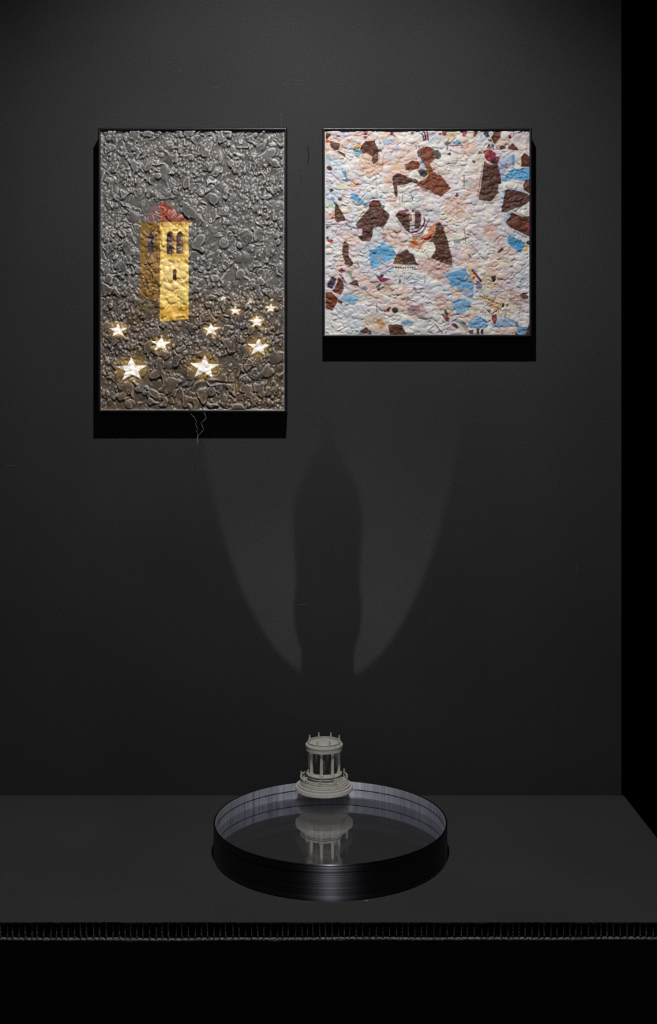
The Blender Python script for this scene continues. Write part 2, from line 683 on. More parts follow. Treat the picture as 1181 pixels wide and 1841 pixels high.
def frame(ox0, oy0, ox1, oy1, label, wpx=4.4):
    root = tag(empty('framed_relief', W((ox0 + ox1) / 2, oy1, ZB - 0.0005)), label, 'artwork',
               'framed reliefs on the black wall')
    A, B = W(ox0, oy1, ZFr), W(ox1, oy0, ZFr)
    x0, z0, x1, z1 = A.x, A.z, B.x, B.z
    wd = wpx * ZFr / F
    yf = -DF
    pr = [(0, -0.0006)]
    for k in range(9):
        a = math.radians(-64 + 16 * k)
        pr.append((wd / 2 + wd / 2 * math.sin(a) / math.sin(math.radians(64)), yf + 0.0014 * (1 - math.cos(a)) / (1 - math.cos(math.radians(64)))))
    pr += [(wd, yf + 0.0090), (0.0030, yf + 0.0090), (0.0030, -0.0006)]
    cs = [(x0, z0, 1, 1), (x1, z0, -1, 1), (x1, z1, -1, -1), (x0, z1, 1, -1)]
    for i in range(4):
        a, b = cs[i], cs[(i + 1) % 4]
        bm = bmesh.new()
        ends = []
        for (cx_, cz_, sx, sz) in (a, b):
            ends.append([bm.verts.new(Vector((cx_ + sx * u, y, cz_ + sz * u)) - root.location) for u, y in pr])
        n = len(pr)
        for k in range(n):
            bm.faces.new([ends[0][k], ends[0][(k + 1) % n], ends[1][(k + 1) % n], ends[1][k]])
        bm.faces.new(ends[0])
        bm.faces.new(ends[1])
        obj('frame_bar', bm, M_frame, root, True)
    bm = bmesh.new()
    box(bm, x0 + .0032, x1 - .0032, yf + 0.0092, -0.0008, z0 + .0032, z1 - .0032)
    for v in bm.verts:
        v.co -= root.location
    obj('backing_board', bm, M_black, root)
    return root


fr_left = frame(176, 229.5, 515.5, 741.5,
                'tall black framed dark bubbly relief with a golden tower and glowing stars')
fr_right = frame(579.5, 229.5, 956.5, 606,
                 'square black framed puffy relief of white, pink, brown and blue patches')

# ------------------------------------------------------------------ left relief
STEP = 0.8
L = Relief(180.3, 511.4, 233.6, 737.6, STEP)
rs = np.random.RandomState(11)
hh, ww = L.h, L.w
n1 = vnoise(hh, ww, 30 / STEP, 3, 2)
n3 = vnoise(hh, ww, 9 / STEP, 13, 2)


def facets(R, cell, seed, warp, tilt, sharp, sx=1.0, sy=1.0):
    """crumpled skin: warped cells, each a tilted dome, with V creases between"""
    h_, w_ = R.h, R.w
    rs_ = np.random.RandomState(seed)
    U = (R.X - R.x0 + (vnoise(h_, w_, cell * .9 / R.step, seed + 1, 2) - .5) * warp) / (cell * sx) + 2
    V = (R.Y - R.y0 + (vnoise(h_, w_, cell * .9 / R.step, seed + 2, 2) - .5) * warp) / (cell * sy) + 2
    gw, gh = int(U.max()) + 4, int(V.max()) + 4
    jx, jy = rs_.rand(gh, gw), rs_.rand(gh, gw)
    tx, ty, tz = rs_.normal(0, tilt, (gh, gw)), rs_.normal(0, tilt, (gh, gw)), rs_.rand(gh, gw)
    iu, iv = np.floor(U).astype(int), np.floor(V).astype(int)
    d1 = np.full(U.shape, 9.0)
    d2 = np.full(U.shape, 9.0)
    pl = np.zeros(U.shape)
    for a_ in (-1, 0, 1):
        for b_ in (-1, 0, 1):
            gi, gj = np.clip(iu + a_, 0, gw - 1), np.clip(iv + b_, 0, gh - 1)
            dx, dy = U - (iu + a_ + jx[gj, gi]), V - (iv + b_ + jy[gj, gi])
            d = np.hypot(dx, dy)
            nw = d < d1
            d2 = np.where(nw, d1, np.minimum(d2, d))
            pl = np.where(nw, dx * tx[gj, gi] + dy * ty[gj, gi] + tz[gj, gi] * .5, pl)
            d1 = np.where(nw, d, d1)
    e = d2 - d1
    ep = e * cell                       # distance to the crease in picture units
    lip = np.exp(-((ep - 2.0) / 1.0) ** 2)
    return pl * cell * np.clip(e * 3.0, 0, 1), -np.exp(-(ep / 0.85) ** 1.5) * sharp + lip * sharp * .42


f1, c1 = facets(L, 20, 3, 30, .30, 2.6)
f2, c2 = facets(L, 9.5, 33, 16, .24, 1.5, 1.0, 1.2)
q1 = np.clip(vnoise(hh, ww, 30 / STEP, 61, 1) * 2.4 - .5, .15, 1)
q2 = np.clip(vnoise(hh, ww, 24 / STEP, 62, 1) * 2.4 - .6, .1, 1)
L.H = 1.6 * n1 + 0.8 * f1 + c1 * q1 + (0.55 * f2 + c2) * q2 + 0.7 * n3
base0 = L.H.copy()


def base_at(R, B, x, y):
    j = int(min(max((y - R.y0) / R.step, 0), R.h - 1))
    i = int(min(max((x - R.x0) / R.step, 0), R.w - 1))
    return B[j, i]


dens = vnoise(hh, ww, 45 / STEP, 77, 1)
for k in range(2200):
    x, y = rs.uniform(L.x0, L.x1), rs.uniform(L.y0, L.y1)
    d = base_at(L, dens, x, y)
    big = d < 0.42
    if d > 0.5:
        r = rs.gamma(3, 0.95) + 1.2
    elif big:
        if rs.rand() < 0.86:
            continue
        r = rs.gamma(3, 1.9) + 2.4
    else:
        if rs.rand() < 0.55:
            continue
        r = rs.gamma(2.5, 1.5) + 1.5
    r = min(r, 12)
    el = rs.uniform(1.0, 1.9)
    th = PI / 2 + rs.normal(0, 0.75)
    a, b = r * el ** .5, r / el ** .5
    hgt = min(b * rs.uniform(0.5, 0.85), 3.0)
    L.dome(x, y, a, b, th, hgt, base_at(L, base0, x, y) - 0.25 * hgt, p=rs.choice([0.5, 0.7, 1.0]))
# froth: clusters of tight little beads
soft_h = blur(L.H, 6)
for k in range(48):
    bx, by = rs.uniform(L.x0, L.x1), rs.uniform(L.y0, L.y1)
    sg = rs.uniform(5, 16)
    for j in range(int(sg * 4.5)):
        x, y = bx + rs.normal(0, sg), by + rs.normal(0, sg * 1.2)
        b = rs.gamma(4, 0.36) + 0.9
        a = b * rs.uniform(1, 1.7)
        L.dome(x, y, a, b, PI / 2 + rs.normal(0, .5), 1.15 * b, base_at(L, soft_h, x, y) + .2, p=0.6)
# folded lips and loops
for k in range(150):
    x, y = rs.uniform(L.x0, L.x1), rs.uniform(L.y0, L.y1)
    r = rs.uniform(2.5, 8)
    el = rs.uniform(1.1, 2.6)
    L.ring(x, y, r * el ** .5, r / el ** .5, PI / 2 + rs.normal(0, .6), rs.uniform(.6, .9), rs.uniform(1.0, 2.0))
# long creases wandering over the skin
for k in range(46):
    x, y = rs.uniform(L.x0, L.x1), rs.uniform(L.y0, L.y1)
    th = rs.uniform(0, 2 * PI)
    pts = [(x, y)]
    for i in range(rs.randint(5, 14)):
        th += rs.normal(0, 0.6)
        x += 4 * math.cos(th)
        y += 4 * math.sin(th)
        pts.append((x, y))
    L.line(pts, rs.uniform(.8, 1.4), rs.uniform(-1.5, 1.3))
T = lambda ox, oy, s, p: [(ox + a / s, oy + b / s) for a, b in p]
# the big folds that stand out
for p, wd, a in [
    ([(470, 240), (449, 268), (458, 290), (470, 305), (480, 330), (492, 350)], 1.7, 3.0),
    ([(449, 268), (470, 252), (488, 262), (505, 258)], 1.8, 2.4),
    ([(322, 262), (330, 245), (333, 262), (343, 258), (336, 275), (330, 287), (323, 272), (322, 262)], 1.5, 3.0),
    ([(182, 300), (200, 312), (205, 345), (218, 355), (225, 372), (245, 380), (262, 388)], 1.6, -3.2),
    ([(225, 372), (236, 350), (250, 330), (262, 320)], 1.8, 2.6),
    ([(180, 420), (200, 424), (215, 440), (232, 470), (237, 498), (250, 500), (262, 492), (272, 480)], 1.4, -3.0),
    ([(392, 330), (372, 345), (358, 352)], 1.8, 2.5),
    ([(425, 340), (430, 375), (445, 400), (452, 430), (440, 450)], 1.4, -2.6),
    ([(280, 395), (283, 415), (287, 440), (286, 470)], 1.3, -2.6)]:
    L.line(p, wd, a * .75)
L.H = blur(L.H, 1)
L.H -= np.percentile(L.H, 55)
L.H = 5.2 * np.tanh(L.H / 5.2)
crest = L.H - blur(L.H, 5)          # bright edge light on the sharp folds, painted into the colour
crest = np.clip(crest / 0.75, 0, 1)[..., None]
# printed picture, display colours
hn = vnoise(hh, ww, 14 / STEP, 31, 3)
t = np.clip((L.Y - 505) / 50, 0, 1)[..., None]
cA = np.array([101, 98, 96.])
cB = np.array([96, 85, 76.])
L.col[:] = (cA * (1 - t) + cB * t) * (0.80 + 0.42 * hn[..., None])
warm = vnoise(hh, ww, 22 / STEP, 44, 2)[..., None]
L.col += 84 * crest ** 1.1  # painted highlight along the crests
L.col += np.array([10, 2, -8]) * (warm - .4) * 2 * (0.3 + t)
TW = lambda p: T(230, 390, 9.0846, p)
TR = lambda p: T(230, 280, 9.0846, p)
# roof
L.poly(TR([(250, 1080), (330, 930), (400, 830), (520, 760), (560, 1080)]), (128, 92, 90), 0.85, 0.25, 2, 2)
L.poly(TR([(520, 760), (600, 735), (720, 850), (840, 950), (1000, 1085), (530, 1085)]), (150, 70, 50), 0.9, 0.4, 2, 1)
L.poly(TR([(160, 1085), (520, 1085), (520, 1180), (190, 1150)]), (140, 108, 62), .9, .3, 2, 1)
# tower, shaded side and lit side
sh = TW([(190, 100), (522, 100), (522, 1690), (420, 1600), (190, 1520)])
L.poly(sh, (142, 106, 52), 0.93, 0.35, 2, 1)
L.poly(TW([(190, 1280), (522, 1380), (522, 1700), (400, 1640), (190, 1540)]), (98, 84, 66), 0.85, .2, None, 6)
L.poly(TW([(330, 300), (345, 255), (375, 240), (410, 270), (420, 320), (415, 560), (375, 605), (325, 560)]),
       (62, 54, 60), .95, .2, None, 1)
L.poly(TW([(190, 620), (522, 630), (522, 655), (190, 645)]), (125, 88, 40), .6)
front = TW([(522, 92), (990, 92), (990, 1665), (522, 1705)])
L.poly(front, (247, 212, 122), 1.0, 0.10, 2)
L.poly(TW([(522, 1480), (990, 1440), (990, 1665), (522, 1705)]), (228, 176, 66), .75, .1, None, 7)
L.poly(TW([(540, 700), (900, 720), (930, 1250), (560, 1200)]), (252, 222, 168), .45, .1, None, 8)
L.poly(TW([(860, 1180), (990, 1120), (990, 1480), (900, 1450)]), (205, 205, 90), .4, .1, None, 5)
L.poly(TW([(515, 85), (1045, 90), (1035, 122), (992, 150), (992, 168), (525, 168)]), (222, 182, 98), 1, .05, 2)
for yy in (100, 118, 160):
    L.line(TW([(520, yy), (1000, yy)]), 0.9, 0, (168, 122, 48), .6)
L.poly(TW([(522, 612), (1010, 615), (1005, 640), (990, 660), (522, 656)]), (240, 200, 105), 1, .05, 2)
for yy in (625, 655):
    L.line(TW([(522, yy), (995, yy)]), 0.9, 0, (172, 122, 45), .7)
for yy in range(200, 600, 42):
    L.line(TW([(525, yy), (985, yy)]), 0.7, 0, (212, 165, 80), .25)
for yy in range(700, 1640, 46):
    L.line(TW([(525, yy), (985, yy)]), 0.7, 0, (220, 172, 90), .18)
for p in ([(635, 300), (650, 255), (690, 235), (735, 260), (755, 310), (755, 610), (635, 610)],
          [(790, 310), (810, 260), (850, 235), (890, 260), (905, 310), (905, 600), (790, 605)]):
    L.poly(TW(p), (86, 68, 58), 1, .3)
    L.poly(TW([((a + 30) if a > 700 and a < 780 or a > 860 else a, b) for a, b in p[3:6]]
              + [(p[5][0] - 42, 600), (p[5][0] - 42, 330)]), (176, 128, 70), .55, .3)
L.poly(TW([(735, 870), (765, 845), (795, 870), (795, 1040), (735, 1040)]), (92, 66, 36), 1, .2)
L.line(TW([(522, 110), (522, 1690)]), 1.0, 0, (190, 142, 62), .6)
# stars: a pale print with a yellow halo around each
stars = [(168, 300, 52), (413, 378, 57), (245, 525, 90), (662, 513, 86), (700, 296, 50), (973, 396, 65),
         (963, 250, 45), (1043, 172, 33), (840, 187, 36), (925, 130, 21), (768, 116, 19), (1048, 124, 12)]
for i, (sx, sy, sw) in enumerate(stars):
    cx_, cy_, w_ = 160 + sx / 3.1919, 500 + sy / 3.1919, sw / 3.1919
    d = np.hypot((L.X - cx_), (L.Y - cy_) * 1.15) / w_
    al = (0.80 * np.exp(-(d / 1.02) ** 4))[..., None]
    al *= (0.65 + 0.5 * vnoise(hh, ww, 7 / STEP, 51 + i, 2))[..., None]
    al = np.clip(al, 0, 1)
    L.col = L.col * (1 - al) + np.array([216, 172, 82]) * al
    pts = []
    for k in range(10):
        r = w_ * (1.05 if k % 2 == 0 else 0.43)
        a = -PI / 2 + k * PI / 5 + (0.05 if i % 2 else -0.03)
        pts.append((cx_ + r * math.cos(a), cy_ + r * math.sin(a) * 0.775))
    L.poly(pts, (253, 244, 238), 1, .04, 10 + i)
    J, I = L.window(cx_ - w_, cy_ - w_, cx_ + w_, cy_ + w_)
    L.H[J, I] = L.H[J, I] * .55 + blur(L.H, 4)[J, I] * .45
# calmer skin over the tower face, edge strip
ins = L.inside(front, L.X, L.Y)
L.H = np.where(ins, 0.45 * L.H + 0.55 * blur(L.H, 3), L.H)
L.H *= np.clip(np.minimum.reduce([L.X - L.x0, L.x1 - L.X, L.Y - L.y0, L.y1 - L.Y]) / 5.0, 0, 1) ** .6
edge = (L.X - L.x0 < 1.3) | (L.y1 - L.Y < 1.3) | (L.x1 - L.X < 0.9)
L.col[edge] = (178, 172, 168)
L.col[L.Y - L.y0 < 1.0] = (190, 165, 130)

M_skin = print_mat('dark_embossed_film', 0.36, 0.5)
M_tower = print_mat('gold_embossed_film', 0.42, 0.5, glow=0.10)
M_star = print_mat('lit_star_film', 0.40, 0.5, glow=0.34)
names = {0: 'embossed_skin', 2: 'bell_tower'}
names.update({10 + i: 'star' for i in range(len(stars))})
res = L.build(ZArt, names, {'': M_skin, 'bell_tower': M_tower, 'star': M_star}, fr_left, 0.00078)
for nm, o in res:
    if nm == 'bell_tower':
        o['label'] = 'golden arcaded bell tower with a red roof'
    elif nm == 'star':
        o['label'] = 'pale glowing five-pointed star'
    else:
        o['label'] = 'dark grey bubbled and creased surface'

# ------------------------------------------------------------------ right relief
R_ = Relief(583.9, 952.0, 233.8, 602.2, STEP)
hh, ww = R_.h, R_.w
rs = np.random.RandomState(23)
n1 = vnoise(hh, ww, 26 / STEP, 103, 2)
n2 = vnoise(hh, ww, 13 / STEP, 108, 2)
g1, ge = facets(R_, 9, 203, 12, .13, 0.8, 1.35, 0.8)
R_.H = 2.0 * n1 + 1.2 * n2 + 0.7 * g1 + ge
base0 = R_.H.copy()
dens = vnoise(hh, ww, 40 / STEP, 177, 1)
for k in range(4200):
    x, y = rs.uniform(R_.x0, R_.x1), rs.uniform(R_.y0, R_.y1)
    d = base_at(R_, dens, x, y)
    if d < 0.36 and rs.rand() < 0.75:
        continue
    r = rs.gamma(3, 0.65) + 1.2
    if rs.rand() < 0.12:
        r += rs.uniform(1.5, 5)
    r = min(r, 9)
    el = rs.uniform(1.0, 2.3)
    th = rs.normal(0, 0.35)
    a, b = r * el ** .5, r / el ** .5
    hgt = min(b * rs.uniform(0.45, 0.8), 3.0)
    R_.dome(x, y, a, b, th, hgt, base_at(R_, base0, x, y) - 0.2 * hgt, p=0.6)
for k in range(60):     # horizontal folds
    x, y = rs.uniform(R_.x0, R_.x1), rs.uniform(R_.y0, R_.y1)
    th = rs.normal(0, .25)
    pts = [(x, y)]
    for i in range(rs.randint(5, 15)):
        th = th * .8 + rs.normal(0, 0.3)
        x += 4 * math.cos(th)
        y += 4 * math.sin(th)
        pts.append((x, y))
    R_.line(pts, rs.uniform(0.8, 1.4), -rs.uniform(0.6, 1.5))
R_.H = blur(R_.H, 1)
R_.H -= np.percentile(R_.H, 30)
R_.H = 4.5 * np.tanh(R_.H / 4.5)

# base print: blotchy whites, pinks, lilacs
pal = np.array([(240, 234, 230), (238, 214, 204), (232, 222, 228), (226, 228, 234), (243, 238, 230), (234, 206, 196),
                (230, 216, 222), (246, 241, 238), (220, 224, 232), (240, 229, 216), (238, 234, 236)], float)
nc = 240
cxs, cys = rs.uniform(R_.x0, R_.x1, nc), rs.uniform(R_.y0, R_.y1, nc)
pi_ = rs.randint(0, len(pal), nc)
wx = (vnoise(hh, ww, 11 / STEP, 301, 2) - .5) * 26
wy = (vnoise(hh, ww, 11 / STEP, 302, 2) - .5) * 26
XX, YY = R_.X + wx, R_.Y + wy
best = np.full(XX.shape, 1e9)
bi = np.zeros(XX.shape, int)
for k in range(nc):
    d = (XX - cxs[k]) ** 2 + ((YY - cys[k]) * 1.25) ** 2
    m_ = d < best
    best[m_] = d[m_]
    bi[m_] = k
R_.col = pal[pi_[bi]]
for c_ in range(3):
    R_.col[..., c_] = blur(R_.col[..., c_], 3)
q = vnoise(hh, ww, 60 / STEP, 401, 1)[..., None]
R_.col = R_.col * (0.96 + .05 * vnoise(hh, ww, 5 / STEP, 402, 2)[..., None]) + np.array([6, -4, -8]) * (q - .5)
tx = ((R_.X - 584) / 368)[..., None]
R_.col = R_.col * (1 - 0.03 * tx) + np.array([-2, -5, -8]) * tx

BR, BR2, BL, LB, DK, MR = (100, 54, 38), (126, 66, 42), (104, 172, 220), (168, 196, 224), (58, 52, 52), (128, 44, 62)
P1 = lambda p: T(570, 220, 9.0846, p)
P2 = lambda p: T(690, 220, 8.4357, p)
P3 = lambda p: T(820, 220, 7.8733, p)
P4 = lambda p: T(575, 340, 9.0846, p)
P5 = lambda p: T(690, 350, 8.4357, p)
P6 = lambda p: T(820, 360, 7.8733, p)
P7 = lambda p: T(570, 420, 5.6238, p)
P8 = lambda p: T(770, 420, 5.6238, p)
soft_list = [
    (P1([(690, 560), (780, 500), (900, 560), (900, 640), (1060, 680), (1040, 760), (960, 830), (860, 910), (800, 860), (660, 800)]), (226, 190, 168)),
    (P1([(520, 990), (590, 920), (680, 980), (690, 1050), (580, 1060)]), (236, 188, 152)),
    (P1([(350, 1000), (520, 1010), (480, 1090), (330, 1070)]), (244, 228, 186)),
    (P1([(470, 260), (560, 280), (640, 330), (420, 340)]), (206, 172, 158)),
    (P2([(400, 480), (520, 490), (530, 560), (400, 560)]), (226, 200, 186)),
    (P2([(0, 820), (130, 780), (130, 960), (0, 1000)]), (230, 196, 180)),
    (P2([(940, 180), (1090, 140), (1100, 230), (980, 290)]), (222, 200, 160)),
    (P2([(520, 860), (640, 760), (700, 780), (640, 850), (540, 905)]), (226, 196, 176)),
    (P3([(550, 300), (640, 240), (720, 230), (790, 270), (640, 345), (550, 330)]), (222, 200, 172)),
    (P3([(600, 480), (700, 480), (820, 450), (825, 600), (780, 620), (700, 660), (700, 780), (650, 780), (600, 600)]), (168, 180, 208)),
    (P3([(180, 780), (340, 800), (330, 980), (150, 960)]), (214, 182, 178)),
    (P4([(100, 210), (240, 210), (240, 310), (150, 300), (100, 280)]), (186, 214, 190)),
    (P4([(100, 390), (230, 380), (240, 450), (180, 500), (100, 470)]), (234, 190, 170)),
    (P4([(330, 740), (520, 740), (650, 850), (600, 900), (400, 880), (330, 800)]), (236, 206, 190)),
    (P4([(390, 430), (500, 410), (500, 450), (410, 480)]), (214, 190, 222)),
    (P5([(500, 1000), (710, 960), (900, 1040), (1030, 1080), (900, 1181), (520, 1181)]), (222, 186, 178)),
    (P6([(380, 400), (470, 280), (580, 370), (580, 530), (520, 520), (400, 490)]), (212, 176, 164)),
    (P6([(0, 30), (150, 180), (0, 190)]), (214, 176, 160)),
    (P6([(160, 700), (220, 630), (310, 740)]), (208, 164, 152)),
    (P6([(620, 620), (760, 650), (850, 740), (640, 870), (560, 800)]), (212, 192, 178)),
    (P7([(600, 480), (700, 480), (780, 560), (760, 600), (660, 590)]), (212, 176, 160)),
    (P7([(910, 740), (1060, 700), (1120, 800), (1000, 880), (920, 820)]), (196, 164, 164)),
    (P7([(450, 840), (560, 800), (700, 880), (720, 1000), (560, 1000), (460, 930)]), (232, 208, 186)),
    (P8([(0, 240), (200, 320), (230, 540), (60, 460), (0, 420)]), (214, 178, 170)),
    (P8([(230, 560), (320, 560), (320, 640), (260, 660)]), (226, 190, 160)),
    (P8([(160, 640), (240, 700), (270, 820), (200, 900), (140, 760)]), (216, 186, 172)),
    (P8([(560, 400), (700, 420), (680, 560), (560, 600), (540, 480)]), (214, 194, 164)),
    (P8([(820, 560), (960, 600), (940, 760), (820, 700)]), (198, 166, 156)),
]
for p, c_ in soft_list:
    R_.poly(p, c_, .8, .03, None, 2)
